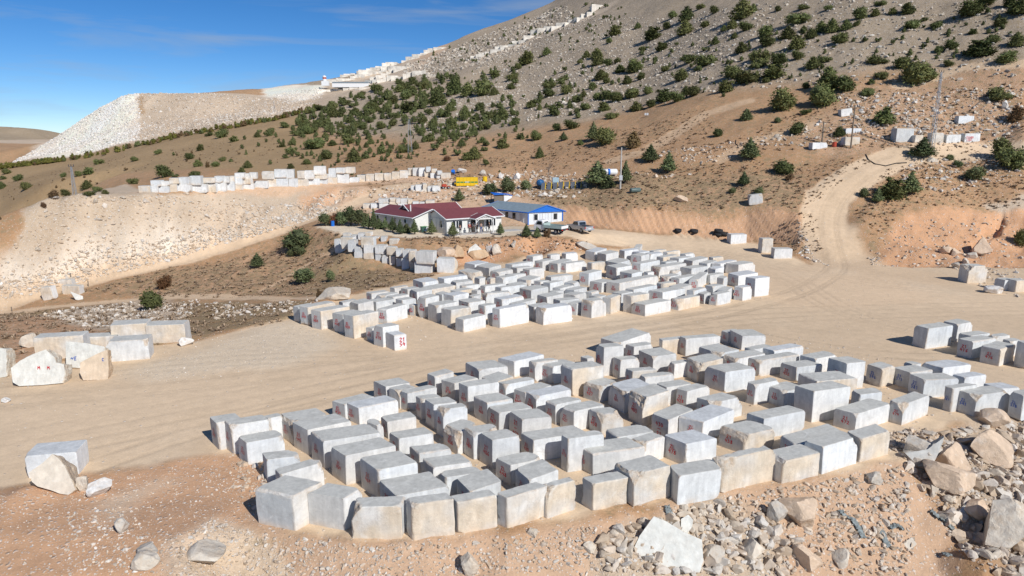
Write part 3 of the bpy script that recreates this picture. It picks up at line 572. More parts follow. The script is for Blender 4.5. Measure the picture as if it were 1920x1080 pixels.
def block_mesh(name, quad, h, flags, seed, cell=.2, bury=.12):
    """quad: four xy corners (near, right, back, left) relative to the near corner; h height"""
    r = np.random.default_rng(seed); q = [np.array(p, float) for p in quad]
    La = np.hypot(*(q[1]-q[0])); Lb = np.hypot(*(q[3]-q[0])); hh = h+bury
    V, F = box_surface(lattice(La, cell), lattice(Lb, cell), lattice(hh, cell)); dim = np.array([La, Lb, hh])
    P = V.copy(); rough = np.zeros(len(P)); so = r.uniform(0, 90, 3)
    def cut(nrm, depth, namp, nsc, mark):
        nonlocal P, rough
        nrm = np.array(nrm, float); nrm /= np.linalg.norm(nrm); cor = np.where(nrm > .01, dim, np.where(nrm < -.01, 0, dim/2))
        s = (P-cor)@nrm+depth+fbm(P*nsc+so, 3, 3)*namp; k = s > 0; P[k] -= s[k, None]*nrm; rough[k] = np.maximum(rough[k], mark*np.clip(s[k]/.04, 0, 1))
    for ax in range(3):
        o = [a for a in range(3) if a != ax]
        for s0 in (-1, 1):
            for s1 in (-1, 1):
                nn = [0, 0, 0]; nn[o[0]] = s0; nn[o[1]] = s1
                d = r.uniform(.004, .018) if r.random() < .82 else r.uniform(.04, .09)
                if 't' in flags: d += r.uniform(.01, .06)
                cut(nn, d, d*.9, 2.2, .55 if d > .04 else .2)
    for sa in (-1, 1):
        for sb in (-1, 1):
            for sc in (-1, 1):
                cut((sa*r.uniform(.6, 1.3), sb*r.uniform(.6, 1.3), sc*r.uniform(.6, 1.3)), r.uniform(.04, .10) if r.random() < .84 else r.uniform(.12, .24), .04, 3, .7)
    if 'c' in flags:
        for _ in range(r.integers(1, 3)): cut((r.choice([-1, -1, 1])*r.uniform(.5, 1.6), -r.uniform(.3, 1.2), r.uniform(.5, 1.1)), r.uniform(.22, .42), .16, 2.4, 1)
        if r.random() < .6: cut((r.choice([-1, 1]), 0, .6), r.uniform(.1, .22), .12, 2, 1)
    if 'tt' in flags: cut((-1, -.3, .8), .5, .2, 1.5, 1); cut((1, 0, .8), .3, .2, 1.5, 1)
    P += (fbm(P*1.3+so, 3, 11)*.006+0)[:, None]+np.stack([fbm(P*2.1+so+9*k, 3, 12+k) for k in range(3)], 1)*(.003+.045*rough[:, None]+(.012 if 't' in flags else 0))
    a = P[:, 0]/La; b_ = P[:, 1]/Lb; z = P[:, 2]-bury; tz = 1-np.clip(P[:, 2]/hh, 0, 1); off = r.uniform(-.035, .035, (4, 2))*h
    Q = [q[i]+0*off[i] for i in range(4)]
    XY = ((1-a)*(1-b_))[:, None]*Q[0]+(a*(1-b_))[:, None]*Q[1]+(a*b_)[:, None]*Q[2]+((1-a)*b_)[:, None]*Q[3]
    XY += tz[:, None]*(((1-a)*(1-b_))[:, None]*off[0]+(a*(1-b_))[:, None]*off[1]+(a*b_)[:, None]*off[2]+((1-a)*b_)[:, None]*off[3])
    W = np.concatenate([XY, z[:, None]], 1)
    base = np.array([.68, .675, .65])*r.uniform(.88, 1.08)+r.uniform(-.03, .012)*np.array([1, 0, -1]); 
    if 'w' in flags: base = np.array([.72, .735, .735])
    c = np.tile(base, (len(P), 1))
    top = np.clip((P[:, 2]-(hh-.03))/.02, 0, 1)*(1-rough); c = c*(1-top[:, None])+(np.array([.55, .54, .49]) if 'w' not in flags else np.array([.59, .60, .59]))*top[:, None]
    left = np.clip((.05-P[:, 0])/.03, 0, 1)*(1-top); c = c*(1-left[:, None])+base*np.array([.78, .785, .785])*left[:, None]  # left flank: shade painted into the colour, the stone itself is the same
    if 't' in flags:
        fr = np.clip((.12-P[:, 1])/.05, 0, 1)*(1-top); k = fr*np.clip(.75+fbm(P*.9+so, 3, 20)*1.2, .2, 1); c = c*(1-k[:, None])+np.array([.68, .58, .45])*k[:, None]; rough = np.maximum(rough, fr*.35*np.clip(.4+fbm(P*1.1+so, 3, 22)*2, 0, 1))
    kk = rough[:, None]*.75; c = c*(1-kk)+np.array([.55, .47, .37])*kk
    dirt = np.clip(1-(z/.28), 0, 1)*np.clip(.5+fbm(P*1.7+so, 3, 24)*1.5, 0, 1)*.5; c = c*(1-dirt[:, None])+C['yard']*dirt[:, None]
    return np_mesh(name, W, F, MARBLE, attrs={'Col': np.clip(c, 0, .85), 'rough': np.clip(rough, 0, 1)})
# hand brushed figures: strokes in a 1 x 1.6 cell
GL = {'0': [[(.5,1.6),(.1,1.2),(.1,.4),(.5,0),(.9,.4),(.9,1.2),(.5,1.6)]], '1': [[(.3,1.3),(.55,1.6),(.5,0)]], '2': [[(.1,1.3),(.5,1.6),(.9,1.2),(.1,.05),(1,0)]],
 '3': [[(.1,1.5),(.8,1.5),(.4,.9),(.9,.6),(.7,.1),(.1,0)]], '4': [[(.4,1.6),(.1,.7),(.95,.75)],[(.75,1.2),(.7,0)]], '5': [[(.9,1.6),(.2,1.55),(.15,.9),(.8,.8),(.8,.2),(.1,0)]],
 '6': [[(.8,1.6),(.2,.9),(.2,.2),(.7,0),(.9,.5),(.3,.75)]], '7': [[(.1,1.6),(.95,1.55),(.4,0)]], '8': [[(.5,.85),(.15,1.3),(.5,1.6),(.85,1.3),(.1,.3),(.5,0),(.9,.35),(.5,.85)]],
 '9': [[(.85,1.1),(.4,.8),(.15,1.3),(.5,1.6),(.85,1.2),(.6,0)]], 'Z': [[(.1,1.5),(.9,1.6),(.1,.1),(1,0)]], 'L': [[(.2,1.6),(.15,.05),(.9,0)]], '-': [[(-.2,.8),(1.2,.85)]],
 'm': [[(.05,0),(.1,1.2),(.5,.6),(.85,1.2),(1,0)]], 'c': [[(.9,1.4),(.3,1.6),(.1,.8),(.4,.1),(.9,.2)]], 'E': [[(.9,1.5),(.2,1.5),(.15,0),(.9,.05)],[(.15,.8),(.7,.8)]], '~': [[(-.1,.6),(.3,1.1),(.6,.5),(1.1,1.1)]], '.': [[(.4,.1),(.6,.1)]], ' ': []}
def strokes(lines, org, u, v, size, wd, mat, name, parent, nrm, out=.018, seed=0):
    r = random.Random(seed); V = []; F = []; org = np.array(org, float); u = np.array(u, float); v = np.array(v, float); nrm = np.array(nrm, float)
    for li, s in enumerate(lines):
        for ci, ch in enumerate(s):
            for st in GL[ch]:
                p = [((ci*1.35+x+r.uniform(-.06, .06)-len(s)*.62)*size, (y+r.uniform(-.06, .06)-li*2.1)*size) for x, y in st]
                for (x0, y0), (x1, y1) in zip(p, p[1:]):
                    dx, dy = x1-x0, y1-y0; L = math.hypot(dx, dy)+1e-6; tx, ty = dx/L*wd*.4, dy/L*wd*.4; nx, ny = -dy/L*wd/2, dx/L*wd/2
                    k = len(V); e = out+.0006*(len(F) % 5)
                    for a, b in ((x0-tx-nx, y0-ty-ny), (x1+tx-nx, y1+ty-ny), (x1+tx+nx, y1+ty+ny), (x0-tx+nx, y0-ty+ny)): V.append(org+u*a+v*b+nrm*e)
                    F.append((k, k+1, k+2, k+3))
    me = np_mesh(name, V, F, mat); return link(bpy.data.objects.new(name, me), parent)
def overlap(A, B_):                                   # separating axis test for two convex plans, small contact allowed
    for P, Q in ((A, B_), (B_, A)):
        for k in range(len(P)):
            e = P[(k+1) % len(P)]-P[k]; nn = np.array([e[1], -e[0]]); nn /= np.hypot(*nn)+1e-9
            if (P@nn).max()-.12 < (Q@nn).min() or (Q@nn).max() < (P@nn).min()+.12: return False
    return True
def dirline(T, px, ang):                              # how far from T in plan direction ang until it shows at column px
    d = np.array([math.cos(ang), math.sin(ang), 0]); lo, hi = 0., 14.
    f = lambda s: proj(T+d*s)[0]-px
    a, b = f(.05), f(hi)
    if a*b > 0: return None
    for _ in range(40):
        m_ = (lo+hi)/2
        if f(m_)*b > 0: hi = m_
        else: lo = m_
    return lo
placed = []
ONES = 'first second third fourth fifth sixth seventh eighth ninth tenth eleventh twelfth thirteenth fourteenth fifteenth sixteenth seventeenth eighteenth nineteenth'.split()
def nth(i):
    if i < 19: return ONES[i]
    t = 'twentieth thirtieth fortieth fiftieth sixtieth'.split()[(i+1)//10-2]
    return t if (i+1) % 10 == 0 else 'twenty thirty forty fifty sixty'.split()[(i+1)//10-2]+'-'+ONES[(i+1) % 10-1]
def solve(row, z0=0., zground=None):
    v = VIEWS[row[0]]; ox, oy, s = v; L = (ox+row[1]/s, oy+row[2]/s); T = (ox+row[3]/s, oy+row[4]/s); Rr = (ox+row[5]/s, oy+row[6]/s); By = oy+row[7]/s
    g = at_z(T[0], By, z0); hB = H+ray(*T)[2]*(g[1]/ray(*T)[1])-z0
    def geo(h):
        t = at_z(T[0], T[1], z0+h); l = at_z(L[0], L[1], z0+h); r = at_z(Rr[0], Rr[1], z0+h)
        ar = math.atan2(*(r-t)[[1, 0]]); al = math.atan2(*(l-t)[[1, 0]]); d = (al-ar) % (2*math.pi)
        if d > math.pi+1.2: return None
        tgt = min(max(d, R(80)), R(107)); e = (d-tgt)/2; ar2, al2 = ar+e, al-e
        a = dirline(t, Rr[0], ar2); b = dirline(t, L[0], al2)
        if a is None: a = np.hypot(*(r-t)[:2])
        if b is None: b = np.hypot(*(l-t)[:2])
        a = min(max(a, .6), 5.2); b = min(max(b, .75), 2.6)
        r2 = t[:2]+a*np.array([math.cos(ar2), math.sin(ar2)]); l2 = t[:2]+b*np.array([math.cos(al2), math.sin(al2)])
        return np.array([t[:2], r2, r2+l2-t[:2], l2])
    cand = [hB] if hB > 1.12 else [x for x in np.arange(1.35, max(hB, .45)-.01, -.06)]+[max(hB, .45)]
    for h in cand:
        q = geo(min(h, 2.3))
        if q is not None and (h <= max(hB, .46)+.02 or not any(overlap(q, p) for p in placed)): break
    if q is None: return None
    h = min(h, 2.3)
    for _ in range(12):                               # keep neighbours from cutting into each other: draw the hidden back side in
        if not any(overlap(q, p) for p in placed): break
        fu, fv = (1, .9) if _ < 6 else (.97, .98); q = np.array([q[0], q[0]+(q[1]-q[0])*fu, q[0]+(q[1]-q[0])*fu+(q[3]-q[0])*fv, q[0]+(q[3]-q[0])*fv])
    placed.append(q); return q, h
allrows = []
for yard_name, G_ in (('near', NEAR), ('far', FAR)):
    for rn, rl in G_.items():
        for k, r_ in enumerate(rl): allrows.append((yard_name, rn, k, r_))
allrows.sort(key=lambda a: -(VIEWS[a[3][0]][1]+a[3][7]/VIEWS[a[3][0]][2]))
RN = {('near', 'front'): 'the outer row above the slope', ('near', 'second'): 'the row behind the outer row', ('near', 'third'): 'the near yard third row', ('near', 'fourth'): 'the near yard fourth row',
      ('near', 'fifth'): 'the near yard fifth row', ('near', 'sixth'): 'the near yard sixth row', ('near', 'seventh'): 'the near yard roadside row', ('near', 'blue'): 'the blue numbered cluster',
      ('near', 'right'): 'the right edge cluster', ('far', 'front'): 'the far yard roadside row', ('far', 'second'): 'the far yard second row', ('far', 'third'): 'the far yard third row',
      ('far', 'fourth'): 'the far yard fourth row', ('far', 'fifth'): 'the far yard fifth row', ('far', 'sixth'): 'the far yard sixth row', ('far', 'seventh'): 'the far yard seventh row', ('far', 'eighth'): 'the far yard rearmost row'}
rank = {}
for y_, G_ in (('near', NEAR), ('far', FAR)):
    for rn, rl in G_.items():
        xs = [VIEWS[r_[0]][0]+r_[3]/VIEWS[r_[0]][2] for r_ in rl]
        for k in range(len(rl)): rank[(y_, rn, k)] = (sum(1 for x in xs if x < xs[k]), len(rl))
def ordinal(i, n): return 'leftmost' if i == 0 else 'rightmost' if i == n-1 else nth(i)+' from left'
for bi, (yn, rn, k, row) in enumerate(allrows):
    so = solve(row)
    if so is None: continue
    q, h = so; fl = row[8]; La = np.hypot(*(q[1]-q[0])); Lb = np.hypot(*(q[3]-q[0])); o0 = q[0].copy()
    me = block_mesh('marble_block', q-o0, h, fl, 1000+bi, .17 if yn == 'near' else .28)
    o = link(bpy.data.objects.new('marble_block', me)); o.location = (o0[0], o0[1], float(ground_z(*o0))*.0)
    size = 'tall' if h > 1.55 else 'low' if h < .75 else 'long' if La > 2.7 else 'small' if La*Lb*h < 1.6 else 'medium'
    tone = 'tan' if 't' in fl else 'bluish' if 'w' in fl else 'grey'; mk = ''
    if fl and fl[0] in 'rR': mk = ', red number'
    if fl and fl[0] == 'b': mk = ', blue number'
    i_, n_ = rank[(yn, rn, k)]
    lab = f"{size} {tone}{' chipped' if 'c' in fl else ''} marble block{mk}, {ordinal(i_, n_)} in {RN[(yn, rn)]}"
    if len(lab.split()) > 16: lab = lab.replace(mk, '') if mk else lab
    tag(o, lab, 'marble block', 'marble blocks standing in the '+yn+' stock yard')
    if fl and fl[0] in 'rRb':
        e = (q[3]-q[0])/Lb; nn = np.array([-e[1], e[0], 0]); nn *= -1 if nn[:2]@(q[1]-q[0]) > 0 else 1
        rr = random.Random(bi); sz = rr.uniform(.75, 1.05)*min(.15, h*.13, Lb*.14)*(1 if yn == 'near' else 1.15)*(1.25 if fl[0] in 'R' else 1)
        if fl.startswith('R') and row[8][1:4] in ('430', '473', '428'): txt = {'430': ['430', '-', '21'], '473': ['21', '-', '473'], '428': ['21', '428']}[row[8][1:4]]
        elif fl.startswith('R54'): txt = ['21', '54']
        elif fl[0] == 'b': txt = [rr.choice(['21', 'ZL']), str(rr.randint(310, 399))]
        else: txt = [rr.choice(['21', 'ZL', '21']), str(rr.randint(402, 489))]
        face_u = -e if True else e
        c = np.array([*(e*Lb*(.5+rr.uniform(-.06, .1))), h*.55])
        if fl.startswith('R54'):
            e = (q[1]-q[0])/La; nn = np.array([e[1], -e[0], 0]); c = np.array([*(e*La*.62), h*.55]); face_u = e; sz = .2
        strokes(txt, c, (face_u[0], face_u[1], 0), (0, 0, 1), sz, sz*.29, BLUE if fl[0] == 'b' else RED, 'painted_number', o, nn, .03, bi)
# the near bluish block carries its number on the sunny side too
NBLOCKS = len(placed)
# ---------------------------------------------------------------- lone and stacked blocks
def free_block(px, py, wpx, hpx, rot, flags='', depth=1.6, seed=1, name='marble_block', Y=None, zbase=None, tilt=0, left=0, cell=.3):
    """block whose front face is about wpx wide and hpx high in the photograph, standing with its foot at (px, py)"""
    p = hit(px, py) if Y is None else at_y(px, py, Y)
    d = p[1]*CP-(p[2]-H)*SP; wm = wpx*d/FOC/max(.5, math.cos(rot)); hm = hpx*d/FOC/.97
    u = np.array([math.cos(rot), math.sin(rot)]); v = np.array([-u[1], u[0]]); q = np.array([-u*wm/2, u*wm/2, u*wm/2+v*depth, -u*wm/2+v*depth])
    me = block_mesh(name, q-q[0], hm, flags, seed, cell); o = link(bpy.data.objects.new(name, me)); o.location = (p[0]+q[0][0], p[1]+q[0][1], p[2]); o.rotation_euler = (0, tilt, 0)
    return o
BL = [ # px, foot py, width, height, turn, flags, depth, label
 (1428,480,44,24,8,'',1.6,'pale marble block lying beyond the far yard at the roadside','')]
LONE = [
 (1384.5,457,31,17,8,'w',1.5,'bluish block lying by the tyres behind the far yard'),
 (1438,475,21,27,4,'t',1.4,'upright beige block standing at the foot of the brushy bank'),
 (1468,485,33,18,-3,'',1.6,'squat grey block beside the upright beige block at the bank'),
 (1831,531,38,32,6,'tt',1.7,'solitary cream block standing on the yard below the pit'),
 (1892,545,24,20,10,'',1.4,'grey block at the right frame edge beside white stone'),
 (1913,548,24,22,12,'t',1.4,'beige block half cut by the right frame edge'),
 (1695.5,267,33,25,2,'',1.9,'large pale block on the hilltop road, left of the pylon'),
 (1723,267,17,13,5,'t',1.3,'small rough block between the pylon and the large hilltop block'),
 (1757,268,24,18,5,'t',1.4,'cream boulder like block right of the hilltop pylon'),
 (1787,268,28,15,4,'',1.5,'grey sided block on the hilltop road, second from right'),
 (1822,267,31,16,6,'w',1.5,'rightmost hilltop road block with red writing'),
 (1537,279,30,11,8,'w',1.3,'low block left of the red drum on the hill'),
 (1597,272,30,14,4,'t',1.4,'beige block beside the red drum on the hill'),
 (1600,250,30,9,3,'w',1.2,'flat white block upslope of the red drum'),
 (1588,218,22,12,8,'',1.2,'tilted pale block among rocks under the scree'),
 (1811,231,31,13,5,'w',1.2,'white slab on the upper right slope'),
 (1418,384,25,17,-8,'c',1.2,'tilted grey block resting above the ridged bank'),
 (90,563,22,23,-6,'t',1.2,'leaning beige block by the lower track fork'),
 (121,536,26,11,3,'t',1.2,'low pale block against the spoil slope foot'),
 (133,552,35,16,-8,'t',1.2,'cream block between track fork and spoil slope'),
 (100,893,86,44,12,'w',1.6,'bluish block behind the pointed boulder, lower left'),
]
for k, (px, py, w_, h_, rt, fl, dp, lb) in enumerate(LONE):
    o = free_block(px, py, w_, h_, R(rt), fl, dp, 300+k, cell=.25, tilt=R(-8) if 'tilted' in lb or 'leaning' in lb else 0); tag(o, lb, 'marble block')
    if 'red writing' in lb:
        strokes(['21'+'408', '33'+'0'], (.9, 0, .75), (1, .1, 0), (0, 0, 1), .22, .07, RED, 'painted_number', o, (0, -1, 0), .09, 5)
CL = [ # cluster on the left edge of the yard
 (114,673,80,42,14,'t',1.6,'big cream slab standing at the left yard edge'),
 (188,653,62,22,8,'t',1.4,'low cream block between the two tall yard edge slabs'),
 (245,646,60,38,16,'t',1.8,'tall pale block second from right on the left yard edge'),
 (312,643,68,34,9,'t',1.6,'long cream block rightmost on the left yard edge'),
 (241,676,70,38,14,'c',1.7,'mottled grey block in front of the tall pale edge block')]
for k, (px, py, w_, h_, rt, fl, dp, lb) in enumerate(CL): tag(free_block(px, py, w_, h_, R(rt), fl, dp, 340+k, cell=.16), lb, 'marble block', 'blocks along the left yard edge')
def course(view, rects, base, grp, word, rot, seed, flags='', depth=1.7, lift=0):
    ox, oy, s = view; B_ = [(ox+x/s, oy+y/s) for x, y in base]; P = [(q, hit(*q)) for q in B_]
    xs = [q[0] for q, h_ in P if h_ is not None]; Ys = [h_[1] for q, h_ in P if h_ is not None]; bs = [q[1] for q, h_ in P if h_ is not None]
    for k, r_ in enumerate(sorted(rects)):
        x0, x1, y0, y1 = r_[:4]; cx = ox+(x0+x1)/2/s; by = oy+y1/s; Y = float(np.interp(cx, xs, Ys))
        p = at_y(cx, by, Y); gz = float(ground_z(p[0], p[1])); fl = (flags if (k*7+seed) % 3 else 't')
        o = free_block(cx, by, (x1-x0)/s*.97, (y1-y0)/s, R(rot+((k*37) % 11)-5), fl, depth, seed*50+k, Y=Y-.05*(k % 3))
        if lift == 0 and abs(o.location.z-gz) < 1.6: o.location.z = min(o.location.z, gz)
        tag(o, f"{'cream' if fl == 't' else 'white'} block, {ordinal(k, len(rects))} in {word}", 'marble block', grp)
ZU = (240, 290, 3.692); Z12 = (740, 280, 3.84); Z5v = (680, 360, 6.857); ZW = (590, 340, 3.556)
baseU = [(70,264),(430,260),(680,250),(960,224),(1250,217),(1530,197),(1600,188),(1900,165)]
course(ZU, [(70,155,218,262),(157,210,212,258),(212,285,214,258),(288,340,195,250),(342,432,205,252),(434,545,205,258),(535,610,192,252),(608,678,190,248),(680,738,185,245),(740,790,206,240),(790,870,200,236),(872,965,178,222),(965,1028,168,222),(1028,1110,168,220),(1112,1178,162,215),(1178,1250,168,215),(1250,1328,165,206),(1328,1380,165,205),(1380,1450,155,196),(1450,1532,135,195),(1532,1600,138,172)],
       baseU, 'bottom course of the terrace block row', 'the terrace row bottom course', 6, 21)
course(ZU, [(157,225,180,214),(226,285,185,215),(285,350,163,197),(352,430,158,206),(430,505,150,206),(508,600,162,192),(600,655,150,190),(657,700,152,190),(702,738,150,188),(736,790,165,205),(740,803,128,163),(805,842,132,160),(842,890,125,163),(795,850,162,200),(925,1012,118,168),(1015,1094,103,155),(1096,1150,105,165),(1170,1222,115,162),(1225,1285,112,165),(1288,1370,82,136),(1295,1380,136,166),(1390,1438,97,155),(1440,1503,92,126),(1505,1570,88,126)],
       baseU, 'upper courses of the terrace block row', 'the terrace row upper courses', 6, 22, lift=1)
course(ZU, [(1582,1640,120,165),(1645,1703,112,160),(1705,1768,106,155),(1770,1823,104,152),(1825,1880,96,145),(1880,1940,90,142)], baseU, 'terrace blocks right of the cable rack', 'the terrace blocks right of the cable rack', 4, 23, 't')
course(Z12, [(92,130,138,186),(130,172,136,188),(174,222,135,192),(226,262,128,160),(212,256,160,200),(258,300,172,212),(302,330,168,206),(332,405,172,208),(265,305,142,168),(306,345,155,182)], [(0,192),(200,196),(330,212),(405,210)], 'loose heap of blocks at the terrace end', 'the terrace end heap', 8, 24, lift=1)
course(Z12, [(115,148,262,300),(150,200,258,303),(203,235,252,308),(236,270,268,308),(271,330,265,308)], [(100,300),(330,310)], 'blocks beside the yellow container', 'the cluster left of the yellow container', 8, 25)
course(Z5v, [(200,340,90,137),(343,425,80,118),(427,487,85,148),(488,580,88,150),(582,640,95,150),(642,725,125,168),(730,802,132,172),(808,930,110,168)], [(0,215),(340,196),(600,190),(930,186)], 'upper course behind the red roofed house', 'the upper course behind the red roofs', 8, 26, lift=1)
course(Z5v, [(0,100,155,212),(102,210,150,210),(212,340,150,205),(342,450,122,188),(452,580,150,190)], [(0,215),(340,196),(600,190),(930,186)], 'lower course behind the red roofed house', 'the lower course behind the red roofs', 8, 27)
bw = [(130,478),(262,505),(400,520),(540,556),(660,596),(785,622),(930,600)]
course(ZW, [(132,215,430,478),(262,325,468,506),(322,400,474,517),(402,445,476,522),(446,494,488,542),(495,540,494,550),(542,580,510,562),(580,632,516,588),(632,662,533,592),(664,785,540,620),(812,925,505,598)], bw, 'lower course of the retaining wall', 'the retaining wall lower course', -8, 28, depth=1.5)
course(ZW, [(130,172,388,440),(172,262,375,450),(222,275,395,466),(264,320,440,492),(304,395,375,440),(326,396,422,476),(400,470,430,480),(475,540,440,492),(541,584,455,500),(586,625,460,512),(627,670,463,530),(673,795,470,546)], bw, 'upper course of the retaining wall', 'the retaining wall upper course', -8, 29, depth=1.5, lift=1)
course(ZW, [(185,235,335,378),(237,285,335,378),(287,333,340,380),(335,375,342,380),(440,480,370,415),(495,555,385,430),(380,428,370,405)], [(185,380),(555,432)], 'small blocks on the bank above the retaining wall', 'the blocks on the bank above', -5, 30, depth=1.2)
# ---------------------------------------------------------------- boulders and broken slabs
def ico(n):
    bm = bmesh.new(); bmesh.ops.create_icosphere(bm, subdivisions=n, radius=1); bm.verts.ensure_lookup_table()
    V = np.array([v.co[:] for v in bm.verts]); F = np.array([[v.index for v in f.verts] for f in bm.faces]); bm.free(); return V, F
I1, I2, I4 = ico(1), ico(2), ico(4)
def chopped(V, r, n=9, lo=.45, hi=.85):
    P = V.copy()
    for _ in range(n):
        k = r.normal(size=3); k /= np.linalg.norm(k); s = P@k-r.uniform(lo, hi); m_ = s > 0; P[m_] -= s[m_, None]*k
    return P
def boulder(px, py, wpx, hpx, label, cat='boulder', tone='t', seed=1, group=None, sink=.18, dz=0, Y=None):
    r = np.random.default_rng(seed+900); p = hit(px, py) if Y is None else at_y(px, py, Y); d = p[1]*CP-(p[2]-H)*SP; w_, h_ = wpx*d/FOC, hpx*d/FOC
    P = chopped(I4[0], r, 13, .42, .8); P = P/(P.max(0)-P.min(0)); P += fbm(P*2.2+seed, 4, seed)[:, None]*P*.10+np.stack([fbm(P*5+seed, 3, 7+k) for k in range(3)], 1)*.018
    P = P*np.array([w_, w_*r.uniform(.7, .95), h_*(1+sink)]); P[:, 2] -= P[:, 2].min()+h_*sink
    b_ = {'t': (.66,.50,.36), 'w': (.70,.68,.64), 'g': (.52,.475,.41), 'o': (.58,.40,.24), 'p': (.64,.57,.47)}[tone]; c = np.tile(b_, (len(P), 1))*(1+fbm(P*.9/w_*2, 3, 3)[:, None]*.14)
    me = np_mesh('boulder', P, I4[1], ROCK, attrs={'Col': np.clip(c, 0, .85), 'rough': np.clip(.45+fbm(P/w_*4, 3, 8)*.8, 0, 1)})
    o = link(bpy.data.objects.new('boulder', me)); o.location = (p[0], p[1]+w_*.3, p[2]+dz); return tag(o, label, cat, group)
BO = [
 (1505,1000,78,58,'tan boulder in front of the outer row, right of the big pale slab','t'),(1462,985,40,44,'grey wedge rock beside the tan boulder on the slope','g'),(1735,876,66,50,'grey broken block right of the outer row end','g'),
 (1795,886,62,52,'tan slanting boulder touching the grey broken block','t'),(1872,876,88,58,'wide tan boulder on the right rubble slope','t'),(1898,1040,92,92,'largest cream boulder at the right frame edge','p'),
 (1800,935,100,58,'half buried tan boulder on the slope shoulder','t'),(1868,805,46,36,'orange tan rock in front of the blue numbered blocks','t'),(1640,910,32,26,'dark banded rock below the outer row right end','g'),
 (1580,1062,38,30,'cream rock on the bare slope lower right','p'),(1345,1060,42,34,'angular grey rock in the lower rubble','g'),(1415,1050,50,40,'cream angular rock in the lower rubble middle','p'),(1520,1075,60,46,'tan rock at the lower frame edge','t'),
 (1830,975,44,36,'pinkish rock left of the largest cream boulder','t'),(177,931,44,27,'white rounded rock right of the pointed boulder','w'),(152,922,26,28,'small beige rock between pointed boulder and white rock','p'),
 (226,1000,24,28,'small upright grey rock on the orange ground','g'),(268,1044,42,16,'flat grey shard on the orange ground','g'),(262,1072,52,28,'half buried cream rock at the lower left','p'),(385,1062,74,34,'pale outcrop boulder near the bottom left edge','p'),
 (880,1076,36,40,'long pale rock at the bottom frame edge','p'),(347,649,26,16,'small white fragment right of the cream edge block','w'),(630,564,64,21,'pale long boulder behind the far yard left corner','p'),
 (50,652,30,26,'beige rock behind the large white boulder','p'),(8,755,14,9,'white fragment at the left frame edge','w'),
 (1847,476,36,30,'large tan boulder on the pit floor','t'),(1776,476,24,14,'square tan rock on the pit floor','t'),(1796,481,22,14,'rounded tan rock on the pit floor','t'),(1826,487,20,14,'grey rock under the large pit boulder','g'),(1812,496,14,12,'small grey rock in the pit heap','g'),(1795,504,16,12,'lowest grey rock of the pit heap','g'),
 (1278,380,30,13,'tan boulder on the rim of the ridged bank','t'),(1868,551,32,14,'white rock lying at the right yard edge','w'),(1750,305,20,10,'pale rocks beside the hilltop road','p'),
 (830,486,38,21,'rough tan boulder on the retaining wall end','t'),(858,484,30,23,'orange tan boulder beside the wall end','o'),(895,489,40,20,'orange boulder under the white pointed slab','o'),(918,476,13,18,'thin white rock on the soil bank','w'),(931,478,19,20,'beige rounded rock on the soil bank','p'),
 (842,508,32,24,'beige rock below the wall end','p'),(963,465,10,13,'small speckled rock on the soil bank','g'),(1097,470,38,16,'mossy block like boulder behind the far yard','g'),
 (938,335,10,12,'pale rock left of the terrace cedars','w'),(970,338,14,14,'white tilted rock above the terrace cedars','w'),(904,330,13,12,'grey rock right of the brush heap','g'),(865,325,18,10,'pale rock left of the brush heap','w'),
 (1885,205,12,16,'white tilted rock high on the right edge','w'),(98,372,14,10,'white block on the left tip of the spoil terrace','w'),(1105,1040,26,20,'cream stone on the slope below the outer row','p'),(1000,960+48,22,14,'cream flat stone below the outer row','p')]
for k, (px, py, w_, h_, lb, tn) in enumerate(BO): boulder(px, py, w_, h_, lb, tone=tn, seed=k, dz=0)
